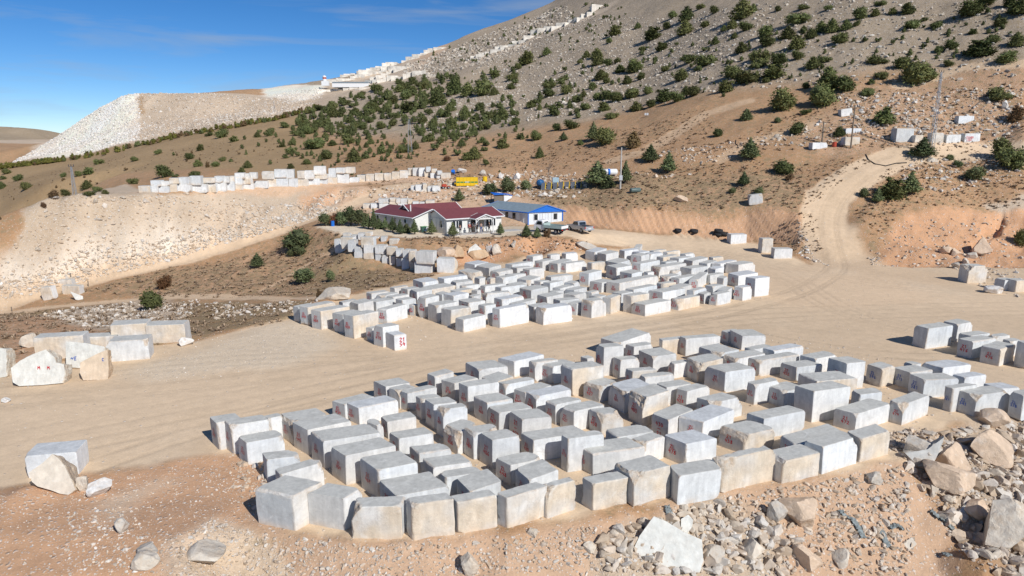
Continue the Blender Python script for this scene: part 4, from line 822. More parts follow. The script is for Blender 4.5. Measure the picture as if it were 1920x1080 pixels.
def slab_rock(pix, foot, tilt, thick, label, tone, name='broken_stone', turn=0., marks=None, seed=0, Y=None):
    """flat faced broken slab: its outline in the photo laid on a real plane through the foot point, then given thickness and rough flanks"""
    p0 = hit(*foot) if Y is None else at_y(foot[0], foot[1], Y); nrm = Vector((math.sin(turn)*math.cos(tilt), -math.cos(turn)*math.cos(tilt), math.sin(tilt))); P = []
    for px, py in pix:
        d = Vector(ray(px, py)); o = Vector((0, 0, H)); t_ = nrm.dot(Vector(p0)-o)/nrm.dot(d); P.append(o+d*t_)
    bm = bmesh.new(); a = [bm.verts.new(p-Vector(p0)) for p in P]; b_ = [bm.verts.new(p-Vector(p0)-nrm*thick*(1+.2*math.sin(3*i+seed))+(Vector((0, 0, -.1)))) for i, p in enumerate(P)]; n_ = len(a)
    bm.faces.new(a); bm.faces.new(b_[::-1])
    for k in range(n_): bm.faces.new((a[(k+1) % n_], a[k], b_[k], b_[(k+1) % n_]))
    bmesh.ops.recalc_face_normals(bm, faces=bm.faces[:]); bmesh.ops.triangulate(bm, faces=bm.faces[:])
    for _ in range(4): bmesh.ops.subdivide_edges(bm, edges=[e for e in bm.edges if e.calc_length() > .22], cuts=1, use_grid_fill=False); bmesh.ops.triangulate(bm, faces=[f for f in bm.faces if len(f.verts) > 3])
    V = np.array([v.co[:] for v in bm.verts]); bm.verts.index_update(); F = np.array([[v.index for v in f.verts] for f in bm.faces]); bm.free()
    dd = -(V@np.array(nrm)); side = np.clip(dd/.08, 0, 1); V = V+np.stack([fbm(V*1.6+seed+5*k, 4, k) for k in range(3)], 1)*(.02+.13*side[:, None])
    b_ = np.array({'w': (.67,.66,.60), 'p': (.62,.55,.45), 'g': (.53,.525,.49), 't': (.60,.48,.35)}[tone]); c = np.tile(b_, (len(V), 1))*(1-side[:, None]*.1*np.array([.4, 1, 1.8]))
    me = np_mesh(name, V, F, ROCK, attrs={'Col': c, 'rough': np.clip(side*.8+.12, 0, 1)}); o = link(bpy.data.objects.new(name, me)); o.location = p0
    tag(o, label, 'broken slab')
    if marks:
        for (px, py, tx, mt, sz) in marks:
            d = Vector(ray(px, py)); oo = Vector((0, 0, H)); t_ = nrm.dot(Vector(p0)-oo)/nrm.dot(d); c_ = oo+d*t_-Vector(p0); u = Vector((math.cos(turn), math.sin(turn), 0)); v = nrm.cross(u); v = -v if v.z < 0 else v
            strokes(tx, c_, u, v, sz, sz*.28, mt, 'painted_mark', o, nrm, .05, 3)
    return o
slab_rock([(1180,1048),(1199,1005),(1226,968),(1250,978),(1283,998),(1316,1012),(1319,1052),(1310,1072),(1240,1070)], (1250,1070), R(38), .55, 'big pale flat slab leaning on the slope below the outer row', 'w', seed=1)
slab_rock([(54,886),(80,868),(98,851),(108,858),(120,872),(128,888),(136,905),(141,918),(128,928),(112,926),(92,918),(70,912),(60,903)], (100,928), R(30), 1.3, 'pointed white and tan boulder, lower left', 'p', seed=13, name='boulder', turn=R(12))
slab_rock([(1276,1000),(1277,973),(1290,965),(1300,975),(1296,990),(1284,1004)], (1284,1003), R(30), .2, 'small white shard right of the big pale slab', 'w', seed=2)
slab_rock([(20,690),(24,717),(36,724),(80,722),(116,718),(121,702),(120,684),(104,680),(100,670),(86,655),(60,665),(38,676)], (70,724), R(14), 1.1, 'large angular white boulder with two red marks, left', 'w', marks=[(74,692,['m'],RED,.16),(92,692,['m'],RED,.16)], seed=3, turn=R(8))
slab_rock([(0,708),(12,706),(11,655),(0,652),(-20,655),(-20,710)], (0,708), R(12), 1.0, 'white slab cut off by the left frame edge', 'w', seed=4)
slab_rock([(124,688),(150,690),(168,680),(196,668),(195,650),(160,643),(123,640)], (150,692), R(18), 1.0, 'white broken block with blue paint, behind the tan faced one', 'w', marks=[(139,675,['~E'],BLUE,.17)], seed=5, turn=R(6))
slab_rock([(150,700),(156,713),(202,711),(204,690),(200,656),(184,662),(150,680)], (175,713), R(16), .9, 'tan faced broken block with blue mark, left cluster', 't', marks=[(194,677,['c'],BLUE,.14)], seed=6, turn=R(14))
slab_rock([(131,546),(142,562),(156,563),(155,555)], (145,563), R(24), .7, 'white wedge rock by the lower track', 'w', seed=7, turn=R(20))
slab_rock([(876,478),(880,465),(892,457),(904,468),(900,482)], (890,484), R(20), .5, 'white pointed slab standing above the orange boulder', 'w', seed=8)
slab_rock([(1697,850),(1740,842),(1770,820),(1762,845),(1745,880),(1730,882)], (1730,882), R(14), .6, 'grey split slab with sharp edge right of outer row', 'g', seed=9, turn=R(-10))
slab_rock([(1400,1005),(1420,1010),(1417,1028),(1398,1026)], (1408,1028), R(45), .2, 'small white tile shaped stone in the lower rubble', 'w', seed=10)
slab_rock([(1693,1018),(1710,1007),(1719,1020),(1703,1033)], (1706,1033), R(50), .1, 'pale tile shaped stone on the bare slope', 'p', seed=11)
slab_rock([(1782,975),(1815,943),(1818,952),(1797,984)], (1790,985), R(40), .25, 'grey narrow slab on the slope shoulder', 'g', seed=12)
# ---------------------------------------------------------------- uncountable rubble, scree, dry scrub
def in_poly(pixpoly, n, r, power=0, dmin=14.):
    P = far_pts(pixpoly) if len(pixpoly[0]) == 3 else hits(pixpoly, dmin); xs = [p[0] for p in P]; ys = [p[1] for p in P]; out = np.zeros((0, 2))
    while len(out) < n:
        q = np.stack([r.uniform(min(xs), max(xs), 4*n), r.uniform(min(ys), max(ys), 4*n)], 1); k = inside(q[:, 0], q[:, 1], P)
        q = q[k]
        if power: q = q[r.uniform(0, 1, len(q)) < (min(ys)/q[:, 1])**power]
        if len(q) == 0: return out
        out = np.concatenate([out, q])
    return out[:n]
RV = [chopped(I1[0], rng, 5, .35, .8)*rng.uniform(.7, 1.25, 3) for _ in range(14)]
RV2 = [chopped(I2[0], rng, 9, .3, .8)*rng.uniform(.7, 1.25, 3) for _ in range(10)]
def rubble(name, label, cat, parts, seed, fine=False):
    r = np.random.default_rng(seed); VV = []; FF = []; CC = []; k = 0; src, Fc = (RV2, I2[1]) if fine else (RV, I1[1])
    for poly, n, s0, s1, cols, pw in parts:
        q = in_poly(poly, n, r, pw); z = ground_z(q[:, 0], q[:, 1]); s = s0*(s1/s0)**(r.uniform(0, 1, len(q))**2.2)
        a = r.uniform(0, 6.28, len(q)); tl = r.uniform(-.6, .6, (len(q), 2))
        for v in range(len(src)):
            m_ = np.arange(len(q)) % len(src) == v
            if not m_.any(): continue
            P = src[v][None]*s[m_][:, None, None]*r.uniform(.7, 1.3, (m_.sum(), 1, 3)); P[..., 2] *= .75
            c, sn = np.cos(tl[m_, 0])[:, None], np.sin(tl[m_, 0])[:, None]; P = np.stack([P[..., 0]*c-P[..., 2]*sn, P[..., 1], P[..., 0]*sn+P[..., 2]*c], -1)
            c, sn = np.cos(a[m_])[:, None], np.sin(a[m_])[:, None]; P = np.stack([P[..., 0]*c-P[..., 1]*sn, P[..., 0]*sn+P[..., 1]*c, P[..., 2]], -1)
            P[..., 0] += q[m_, 0][:, None]; P[..., 1] += q[m_, 1][:, None]; P[..., 2] += (z[m_]+s[m_]*.18)[:, None]
            nn, nv = P.shape[:2]; VV.append(P.reshape(-1, 3)); FF.append((Fc[None]+(k+np.arange(nn)*nv)[:, None, None]).reshape(-1, 3)); k += nn*nv
            cc = np.array(cols)[r.integers(0, len(cols), nn)]*r.uniform(.85, 1.12, (nn, 1)); CC.append(np.repeat(cc, nv, 0))
    V = np.concatenate(VV); me = np_mesh(name, V, np.concatenate(FF), ROCK, attrs={'Col': np.clip(np.concatenate(CC), 0, .85), 'rough': np.full(len(V), .25)})
    return tag(link(bpy.data.objects.new(name, me)), label, cat, kind='stuff')
w_ = [(.60,.55,.48),(.58,.50,.40),(.54,.45,.35),(.64,.60,.54)]; t_ = [(.54,.43,.32),(.57,.47,.37),(.50,.39,.28),(.60,.53,.45)]; wh = [(.68,.64,.58),(.64,.59,.52),(.71,.68,.64)]
rubble('slope_rubble', 'broken beige stones covering the slope below the outer block row', 'rubble', [
  ([(1120,1010),(1340,938),(1460,985),(1480,1079),(1420,1079),(1130,1079)], 1100, .05, .5, w_+t_, 0), ([(1340,938),(1480,915),(1690,872),(1720,1000),(1700,1079),(1480,1079)], 2600, .02, .26, t_, 0),
  ([(330,1079),(320,1010),(400,975),(545,1008),(700,1028),(950,1010),(1120,985),(1150,1079)], 4600, .015, .15, t_+w_[:1], 0)], 1, True)
rubble('side_rubble', 'large broken stones tumbling down beside the blue numbered blocks', 'rubble', [([(1690,872),(1740,812),(1920,788),(1960,790),(1960,1079),(1830,1079),(1760,960)], 1700, .07, .6, t_+t_+w_[:2], 0), ([(1640,815),(1740,806),(1700,868)], 300, .06, .3, t_, 0)], 2, True)
rubble('ground_stones', 'small pale stones strewn over the orange ground lower left', 'stones', [([(0,930),(250,890),(420,860),(480,975),(330,1010),(330,1079),(0,1079)], 2600, .012, .075, w_, 0), ([(130,1079),(120,960),(240,955),(330,1079)], 600, .015, .11, w_, 0),
  ([(250,640),(545,605),(620,640),(520,700),(260,720)], 600, .02, .08, w_, 0), ([(0,700),(600,640),(1300,600),(1900,560),(1900,700),(1000,640),(380,760),(300,860),(0,900)], 900, .015, .06, w_, 0),
  ([(430,870),(480,850),(520,900),(490,960),(440,930)], 260, .04, .3, t_, 0)], 3)
rubble('block_chips', 'stone chips and crumbs lying between the stocked blocks', 'chips', [([(400,860),(630,760),(1130,640),(1460,625),(1900,720),(1740,790),(1670,855),(1100,950),(620,990),(490,940)], 3600, .02, .12, wh+w_+t_, 0), ([(550,600),(1000,480),(1210,465),(1440,520),(1440,560),(900,620),(740,655)], 2200, .03, .14, wh+w_, 0), ([(1690,650),(1900,620),(1919,690),(1780,670)], 300, .02, .1, w_, 0)], 31)
rubble('spoil_rubble', 'pale broken stones covering the long spoil slope', 'rubble', [([(0,480),(50,430),(95,378),(300,368),(640,358),(680,362),(433,452),(167,520),(0,562)], 5200, .04, .30, t_[:2]+w_[:2]+[tuple(C['spoil'])]*3, 0),
  ([(0,490),(60,430),(100,385),(400,370),(640,365),(640,380),(430,440),(160,510),(0,555)], 160, .25, .7, t_+w_, 0), ([(0,520),(150,470),(430,430),(600,380),(640,392),(433,456),(167,524),(0,562)], 5000, .05, .38, w_+[tuple(C['spoil'])], 0)], 4)
rubble('white_scree', 'white waste stones covering the great tip beyond the shrub belt', 'rubble', [([(20,306,374),(60,283,398),(100,262,420),(160,222,434),(225,178,440),(262,178,440),(262,264,348),(200,286,348),(100,301,360)], 9000, .22, .8, wh, 0), ([(262,178,440),(400,178,445),(520,191,455),(590,200,440),(540,217,340),(350,248,342),(262,262,348)], 7000, .2, .8, w_+t_, 0), ([(488,164),(606,163),(604,184),(540,194),(500,180)], 900, .2, .8, wh, 0)], 5)
rubble('track_side_stones', 'white stones heaped along the lower track', 'rubble', [([(70,592),(130,578),(260,568),(380,562),(360,590),(260,612),(150,612)], 1300, .06, .34, w_, 0), ([(380,565),(600,562),(560,590),(400,600)], 260, .06, .4, w_, 0)], 6)
rubble('hillside_stones', 'scattered pale stones over the hillside and cut banks', 'stones', [([(1000,330),(1300,330),(1280,300),(1200,290),(1400,262),(1400,285),(1250,335),(1000,345)], 420, .1, .5, w_+t_, 0),
  ([(1400,260),(1560,225),(1760,225),(1900,240),(1900,262),(1560,275),(1420,275)], 600, .1, .6, w_+t_, 0), ([(1700,300),(1900,275),(1920,330),(1760,360),(1680,340)], 500, .08, .5, w_, 0), ([(1620,470),(1700,410),(1900,402),(1920,500),(1640,500)], 900, .05, .35, t_+w_, 0),
  ([(900,330),(1000,318),(1100,340),(1100,370),(960,372),(700,380),(690,360)], 900, .1, .6, w_, 0), ([(900,452),(1060,452),(1120,470),(920,492)], 260, .05, .3, t_, 0), ([(1780,500),(1920,505),(1920,560),(1850,545)], 300, .05, .35, w_, 0), ([(1490,400),(1520,470),(1560,500),(1500,480)], 260, .05, .3, w_, 0)], 7)
rubble('mountain_stones', 'grey stones of the steep scree mountainside', 'stones', [([(745,128),(860,84),(1040,14),(1080,30),(900,120),(800,150)], 2500, .4, 1.6, [(.50,.45,.38),(.54,.48,.40),(.40,.34,.27)], 0), ([(760,255),(960,230),(1340,172),(1560,165),(1920,145),(1920,10),(1420,10),(1080,30),(900,120)], 14000, .12, .7, [(.50,.45,.38),(.54,.48,.40),(.40,.34,.27),(.58,.54,.47),(.46,.40,.32)], 0), ([(1560,180),(1920,160),(1920,240),(1600,240)], 1200, .1, .6, w_, 0)], 8)
def leafmat(name, c, var=.35, trans=.12):
    m, t, n, l, b = new_mat(name); b.inputs['Roughness'].default_value = .8; b.inputs['Specular IOR Level'].default_value = .15
    ac = n.new('ShaderNodeAttribute'); ac.attribute_name = 'Col'; oi = n.new('ShaderNodeObjectInfo'); h_ = n.new('ShaderNodeHueSaturation')
    r1 = n.new('ShaderNodeMapRange'); r1.inputs[3].default_value = .475; r1.inputs[4].default_value = .515; l.new(oi.outputs['Random'], r1.inputs[0]); l.new(r1.outputs[0], h_.inputs['Hue'])
    q = n.new('ShaderNodeMath'); q.operation = 'MULTIPLY_ADD'; q.inputs[1].default_value = 7.3; q.inputs[2].default_value = 0; l.new(oi.outputs['Random'], q.inputs[0]); fr = n.new('ShaderNodeMath'); fr.operation = 'FRACT'; l.new(q.outputs[0], fr.inputs[0])
    r2 = n.new('ShaderNodeMapRange'); r2.inputs[3].default_value = 1-var; r2.inputs[4].default_value = 1+var; l.new(fr.outputs[0], r2.inputs[0]); l.new(r2.outputs[0], h_.inputs['Value'])
    mx_ = n.new('ShaderNodeMix'); mx_.data_type = 'RGBA'; mx_.blend_type = 'MULTIPLY'; mx_.inputs[0].default_value = 1; mx_.inputs[6].default_value = (*c, 1); l.new(ac.outputs['Color'], mx_.inputs[7]); l.new(mx_.outputs[2], h_.inputs['Color']); l.new(h_.outputs[0], b.inputs['Base Color'])
    return m
GREEN = leafmat('juniper_foliage', (.125, .14, .055)); CEDAR = leafmat('cedar_foliage', (.12, .145, .07)); BROWN = leafmat('brown_foliage', (.17, .11, .06)); REDF = leafmat('red_foliage', (.16, .07, .04)); OLIVE = leafmat('belt_foliage', (.15, .14, .035)); DRY = leafmat('dry_scrub', (.40, .31, .20), .2)
BARK = simple('bark', (.13, .10, .075), .9)
def scrub(name, label, parts, seed, mat, up=.62):
    r = np.random.default_rng(seed); VV = []; k = 0; CC = []
    for poly, n, s0, s1 in parts:
        q = in_poly(poly, int(n*.75), r); z = ground_z(q[:, 0], q[:, 1]); s = s0*(s1/s0)**(r.uniform(0, 1, len(q))**1.6); nb = 16
        a = r.uniform(0, 6.28, (len(q), nb)); e = r.uniform(.15, 1.45, (len(q), nb)); L = 1.25*s[:, None]*r.uniform(.6, 1.1, (len(q), nb))
        tip = np.stack([np.cos(a)*np.cos(e)*L, np.sin(a)*np.cos(e)*L, np.sin(e)*L*up], -1); wv = np.stack([-np.sin(a), np.cos(a), r.uniform(-.4, .4, a.shape)], -1)*(s[:, None]*.17)[..., None]
        base = tip*.12; o_ = np.stack([q[:, 0], q[:, 1], z-.02], -1)[:, None]
        VV.append(np.stack([base-wv+o_, base+wv+o_, tip+wv*.5+o_, tip-wv*.5+o_], 2).reshape(-1, 3)); cc = r.uniform(.55, 1.35, (len(q)*nb, 1))*np.array([[1, 1, 1]]); CC.append(np.repeat(cc, 4, 0))
    V = np.concatenate(VV); me = np_mesh(name, V, np.arange(len(V)).reshape(-1, 4), mat, attrs={'Col': np.concatenate(CC)}); return tag(link(bpy.data.objects.new(name, me)), label, 'dry scrub', kind='stuff')
scrub('dry_grass', 'dry brown scrub and grass on the slopes round the yards', [([(0,590),(300,566),(600,562),(560,598),(420,622),(270,650),(0,670)], 1900, .15, .55), ([(150,545),(300,505),(560,438),(640,440),(640,478),(800,518),(860,505),(700,545),(600,552),(300,556)], 2600, .12, .5),
  ([(760,445),(1000,446),(1120,460),(1060,474),(930,480),(760,470)], 500, .12, .5), ([(1000,378),(1200,393),(1400,386),(1500,396),(1540,370),(1640,300),(1300,310),(1000,345)], 2600, .12, .5), ([(1430,450),(1500,400),(1530,400),(1540,470),(1500,476)], 260, .12, .4),
  ([(1600,400),(1660,320),(1760,290),(1920,300),(1920,390),(1700,385),(1640,460)], 1300, .12, .5), ([(1300,290),(1600,170),(1920,150),(1920,270),(1560,285)], 1600, .15, .55), ([(680,330),(1000,330),(1000,370),(700,390)], 600, .15, .5),
  ([(800,310),(1000,280),(1330,200),(1340,290),(1000,325)], 1500, .15, .55), ([(560,300),(900,240),(900,330),(560,340)], 800, .15, .5), ([(0,340),(560,260),(600,320),(100,365),(0,430)], 700, .2, .6)], 11, DRY)
# ---------------------------------------------------------------- trees
def crown_mesh(kind, seed):
    """foliage inside a unit-high crown: many small leaf sprays plus a ragged inner mass"""
    r = np.random.default_rng(seed); lobes = []
    if kind == 'cone': lobes = [((0, 0, .1+.8*t), .36*(1-t)**.8+.05) for t in np.linspace(0, .93, 9)]
    elif kind == 'round': lobes = [((r.uniform(-.16, .16), r.uniform(-.16, .16), r.uniform(.25, .7)), r.uniform(.2, .32)) for _ in range(9)]+[((0, 0, .3), .36)]
    elif kind == 'wide': lobes = [((r.uniform(-.42, .42), r.uniform(-.3, .3), r.uniform(.18, .6)), r.uniform(.16, .3)) for _ in range(13)]
    elif kind == 'tiers': lobes = [((0, 0, .12+.82*t), .30*(1-t)+.035) for t in np.linspace(0, .97, 13)]
    elif kind == 'flame': lobes = [((r.uniform(-.13, .13), r.uniform(-.13, .13), .15+.62*t), .27*(1-.65*t)) for t in np.linspace(0, 1, 10)]
    V = []; Cc = []; n_ = 1500
    wts = np.array([l_[1]**2 for l_ in lobes]); wts /= wts.sum(); idx_ = r.choice(len(lobes), n_, p=wts); F = []
    for k in idx_:
        c, rad = lobes[k]; d = r.normal(size=3); d /= np.linalg.norm(d); rr = rad*(r.uniform(.72, 1.1) if r.random() < .82 else r.uniform(1.0, 1.3))
        if kind == 'tiers': d[2] *= .35; rr *= r.uniform(.75, 1.25)
        p = np.array(c)+d*rr*np.array([1, 1, .9]); p[2] = max(p[2], .03)
        s = .036*r.uniform(.6, 1.5); a = r.normal(size=3); a /= np.linalg.norm(a); b_ = np.cross(a, d+r.normal(size=3)*.5); b_ /= np.linalg.norm(b_)+1e-9; o_ = d*s*.9
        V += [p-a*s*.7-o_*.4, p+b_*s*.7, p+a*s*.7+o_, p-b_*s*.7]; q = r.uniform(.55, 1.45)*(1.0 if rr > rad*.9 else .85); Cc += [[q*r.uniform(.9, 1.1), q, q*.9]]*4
    V = np.array(V); F = np.arange(len(V)).reshape(-1, 4)
    T = []; TC = []; TF = []; k0 = 0
    for c, rad in lobes:
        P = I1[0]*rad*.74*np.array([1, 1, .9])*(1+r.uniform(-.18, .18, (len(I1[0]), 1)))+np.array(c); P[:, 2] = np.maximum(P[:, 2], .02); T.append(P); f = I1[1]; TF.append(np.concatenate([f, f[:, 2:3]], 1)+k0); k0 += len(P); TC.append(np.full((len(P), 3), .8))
    return V, F, np.array(Cc), np.concatenate(T), np.concatenate(TF), np.concatenate(TC)
def crown_obj_mesh(kind, seed, mat):
    V, F, c, T, TF, TC = crown_mesh(kind, seed)
    me = bpy.data.meshes.new('crown'); VV = np.concatenate([V, T]); faces = [tuple(f) for f in F]+[tuple(f[:3]+len(V)) for f in TF]
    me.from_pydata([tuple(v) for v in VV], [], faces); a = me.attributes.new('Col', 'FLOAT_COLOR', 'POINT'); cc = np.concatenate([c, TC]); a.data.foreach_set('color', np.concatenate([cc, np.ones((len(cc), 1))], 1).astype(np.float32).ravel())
    me.materials.append(mat); return me
KM = {}
for kd in ('cone', 'round', 'wide', 'tiers', 'flame'):
    for mt_name, mt in (('g', GREEN), ('k', CEDAR), ('b', BROWN), ('r', REDF)):
        if mt_name == 'r' and kd != 'round': continue
        if mt_name == 'b' and kd not in ('flame', 'round'): continue
        if mt_name == 'k' and kd not in ('tiers', 'round', 'cone'): continue
        KM[(kd, mt_name)] = [crown_obj_mesh(kd, hash((kd, s)) % 1000 if False else (len(kd)*31+s*7), mt) for s in range(3 if mt_name == 'g' else 2)]
mb = MB(); mb.tube([(0, 0, -.12), (.01, 0, .2), (-.01, .01, .55), (0, 0, .85)], [.035, .028, .018, .006], 7)
for a, z_ in ((.4, .25), (2.3, .33), (4.4, .42), (5.5, .5)): mb.tube([(0, 0, z_), (.14*math.cos(a), .14*math.sin(a), z_+.12)], [.014, .005], 5)
tk = mb.build('trunk', BARK); TRUNK = tk.data; bpy.data.objects.remove(tk)
TREES = []
def T(view, l, kind=None):
    ox, oy, s = view
    for e in l:
        x, y, h_ = e[:3]; w2 = e[3] if len(e) > 3 else h_*1.0; k = e[4] if len(e) > 4 else (kind or ('cone' if w2 < h_*.92 else 'wide' if w2 > h_*1.3 else 'round' if (x*7+y) % 3 else 'flame'))
        TREES.append((ox+x/s, oy+y/s, h_/s, w2/s, k, e[5] if len(e) > 5 else 'g'))
Z2v = (560, 40, 3.); Z3v = (1100, 0, 2.341); Z4v = (1280, 200, 3.); Z1v = (0, 150, 3.)
T(Z2v, [(85,715,80,105),(157,775,60),(310,790,85,70),(45,805,38),(585,740,55),(465,745,50),(510,740,35),(655,720,50,40),(990,775,80,65),(945,780,55),(1053,808,36),(1148,712,65,70),(917,703,50,38),(1035,683,40),(1335,670,68,65),(1287,658,22),(1450,615,48),(1535,605,62,80),(1490,672,55,40,'tiers','k'),(1658,675,120,60,'tiers','k'),(1725,695,110,110),(1890,710,110,80,'flame','b'),(1355,768,70,38),
 (1585,695,35),(835,785,35,60,'wide','b'),(735,675,55,60),(795,685,45,50),(683,635,48,60),(755,600,60,55),(695,575,50,55),(860,605,80,60),(930,610,48),(1050,610,60,85),(985,638,60,40),(1145,555,85,70),(1205,530,40),(1220,580,50,55),(1000,558,50,40),(935,550,85,60),(805,540,60,60),(855,505,60,55),(615,510,75,95),(530,590,50,50),(465,605,50,60),(360,610,50,55),(300,620,50,55),(275,690,65,80),(190,535,70,55),(50,635,50,60),(150,600,30),(240,595,38,30),(400,490,50,60),(440,505,45,40),(500,500,45,50),(530,465,60,60),(600,440,60,60),(695,380,60,80),(785,475,100,80),(770,440,60,60),(880,410,110,70),(950,420,90,70),(1040,420,110,110),(1100,415,50,45),(1195,380,40,50),(1110,315,50,60),(1200,335,55,70),(1290,240,90,90),(1235,270,40),(1395,385,60,90),(1410,425,60,75),(1480,345,45),(1505,410,60,65),(1555,368,28),(1555,460,45,42),(1602,425,40,35),(1655,378,40,45),(1702,390,25),(1680,440,50,50),(1735,440,60,70),(1790,452,60,70),(1875,430,60,75),(1620,497,45,55),(1715,505,60,60),(1760,550,45,60),(1440,525,60,65),(1312,485,50,60),(1355,500,45,25),(1525,488,40,28),(1395,190,50,45),(1582,240,35),(1620,208,50,40),(1685,245,85,60),(1740,250,45,55),(1792,238,42,40),(1812,285,50,55),(1885,285,80,70),(1710,325,60,70),(1850,350,50,45),(640,355,50,50),(560,400,55,60),(490,420,45,60),(330,430,40,60),(260,470,40,60),(200,490,45,60),(120,500,40,70),(50,520,45,80),(320,520,45,50),(290,570,50,45),(650,600,30,20),(700,620,30,30),(880,655,25,20),(835,640,45,30),(550,545,35,28),(600,555,40,30),(1105,540,50,25),(715,460,40,35),(740,520,35,30),(380,710,35,25),(340,690,25,25),(185,700,40,50),(405,690,40,35),(1020,500,50,55),(1070,545,50,70)])
T(Z3v, [(685,80,95,80),(732,55,45,30),(440,90,70,55),(435,150,70,60),(290,175,70,75),(353,128,40,38),(100,190,30),(130,155,55,60),(225,125,30,25),(380,80,40,42),(520,120,35,40),(603,135,28,25),(640,128,50,40),(700,135,50,60),(785,165,60,65),(790,205,50,65),(885,168,60,55),(928,108,70,95),(953,138,30,25),(985,168,50,45),(1030,140,55,45),(1078,142,70,50),(1115,192,55,65),(1140,130,50,40),(1185,115,30,30),(1200,85,60,60),(1265,70,40,40),(1290,25,30,50),(1415,130,55,80),(1535,125,40,50),(1475,95,25,35),(1405,62,60,60),(1345,62,35,35),(1690,72,80,100),(1745,30,60,90),(1818,115,45,55),(1695,150,30,35),(1602,218,50,60),(1545,232,40,40),(1735,245,90,110),(1785,190,50,55),(1890,202,70,55),(1845,280,65,80),(1905,60,80,90),(1860,30,60,60),(680,232,58,55),(565,195,40,30),(440,280,50,70),(520,290,65,85),(482,312,30,40),(415,355,60,65),(215,318,70,65),(250,225,30,40),(150,318,35,45),(240,352,38,35),(180,368,35,35),(330,222,45,55),(342,315,32,45),(45,255,50,45),(62,350,50,45),(88,366,30,32),(27,390,28,35),(50,435,30,40),(95,438,50,60),(130,447,50,60),(200,432,52,62),(268,414,45,42),(335,445,65,80),(398,447,55,60),(470,422,52,62),(435,416,45,35),(282,472,40,42),(75,487,45,45),(110,520,35,55),(218,487,50,55),(705,525,50,38,'cone','k'),(574,600,45,45),(865,487,115,110),(965,390,38,35),(615,405,65,68),(600,425,20,25),(640,345,65,80),(705,365,75,110),(822,345,75,95),(787,362,28,35),(745,300,60,80),(760,268,60,95),(848,288,70,75),(918,216,70,75),(928,262,52,50),(995,300,60,55),(1050,278,42,60),(1055,400,130,90,'flame'),(1035,470,120,110,'round'),(1135,402,80,80),(1240,422,48,65),(1290,280,48,105),(1293,347,45,60),(1247,370,28,32),(1385,302,60,70),(1440,375,120,110,'round'),(1500,350,90,130,'wide'),(1590,292,35,40),(1312,542,85,85),(925,592,65,60),(840,540,32,30,'round','k'),(1830,440,75,110),(1890,532,80,60,'flame','b'),(1110,597,48,42),(955,502,28,45),(980,495,22,30),(650,168,30,25),(560,60,40,40),(500,40,30,40),(840,50,28,28),(960,40,30,60),(1060,45,30,40)])
T(Z4v, [(358,75,70,50,'cone','k'),(380,302,140,90,'tiers','k'),(570,382,100,112),(600,415,45,42,'round','b'),(345,447,90,55,'tiers','k'),(430,492,50,50,'round','k'),(280,487,40,40,'round','k'),(1355,292,130,110,'tiers','k'),(1180,520,145,130,'flame'),(1100,545,100,50,'tiers','k'),(1285,500,150,90,'tiers','k'),(1025,512,70,50,'round','k'),(1860,350,160,150,'wide'),(1800,300,140,110,'round'),(1650,410,95,100,'round','k'),(1550,342,50,50,'round','k'),(1500,302,42,60,'wide','k'),(1910,790,120,70,'round')])
T(Z1v, [(35,530,40,45),(100,568,45,50),(145,618,50,55),(18,560,25,50),(8,612,45,40),(355,547,32,32),(440,542,35,38),(502,530,48,60),(487,612,55,50),(550,630,40,55),(597,642,32,45),(502,650,35,55),(367,654,45,50),(555,474,40,55),(755,458,35,42),(888,418,34,40),(975,425,25,30),(1065,446,40,52),(1108,488,48,50),(1212,488,38,48),(1250,458,32,40),(1130,397,45,42),(1168,317,32,50),(1245,325,60,70),(1315,347,40,52),(1377,336,28,28),(1447,322,35,32),(1455,375,28,28),(1362,388,30,35),(1392,495,48,42),(1358,520,35,35),(1520,475,30,35),(920,548,80,85),(980,550,30,50),(1097,542,38,66),(745,586,45,65),(1587,378,32,36),(1645,366,35,48),(1632,498,35,40),(1725,474,35,45),(1838,446,58,62),(1765,388,78,108),(1605,440,30,60),(1635,418,48,60),(1520,302,40,48),(1668,312,40,62),(1738,302,50,75),(1385,420,32,22,'cone','b'),(300,667,60,70,'wide','b'),(245,722,40,30,'round','b'),(1300,460,20,40,'wide','b'),(1168,492,40,24,'flame','b'),(1445,1058,95,62,'tiers','k'),(1820,258,40,50),(1880,205,55,50),(1600,270,40,50)])
T((0, 0, 1.), [(555,474,54,52,'round','k'),(546,482,17,15,'round','k'),(562,481,24,19,'round','k'),(571,533,38,38,'round','k'),(620,529,28,17,'round','k'),(283,580,44,38,'round','g'),(307,541,30,25,'round','r'),(597,560,22,10,'flame','b'),
  (919,365,28,21,'flame','k'),(952,360,33,22,'flame','k'),(987,356,23,16,'flame','k'),(861,378,27,16,'tiers','k'),(1120,350,52,42,'tiers','k'),(1141,352,22,22,'cone','k'),(1173,345,48,18,'tiers','k'),(1220,305,38,26,'tiers','k'),(1254,325,44,24,'tiers','k'),
  (610,424,30,26,'round','k'),(625,423,28,20,'round','r'),(640,424,34,24,'round','k'),(657,423,42,30,'round','k'),(672,424,38,26,'flame','k'),
  (682,429,30,9,'tiers','k'),(691,430,33,11,'tiers','k'),(700.5,432,46,12,'tiers','k'),(710,429,22,15,'cone','k'),(722,431,25,12,'tiers','k'),(736,436,32,15,'tiers','k'),(750,440,31,13,'tiers','k'),(762,437,20,15,'cone','k'),(777,440,32,13,'tiers','k'),(809.5,440,30,14,'tiers','k'),(849,444,30,16,'tiers','k'),(938,441,27,12,'tiers','k'),(987,446,28,17,'tiers','k'),(1007,447,24,12,'tiers','k'),(1026,444,18,14,'round','b')])
r_ = random.Random(3)
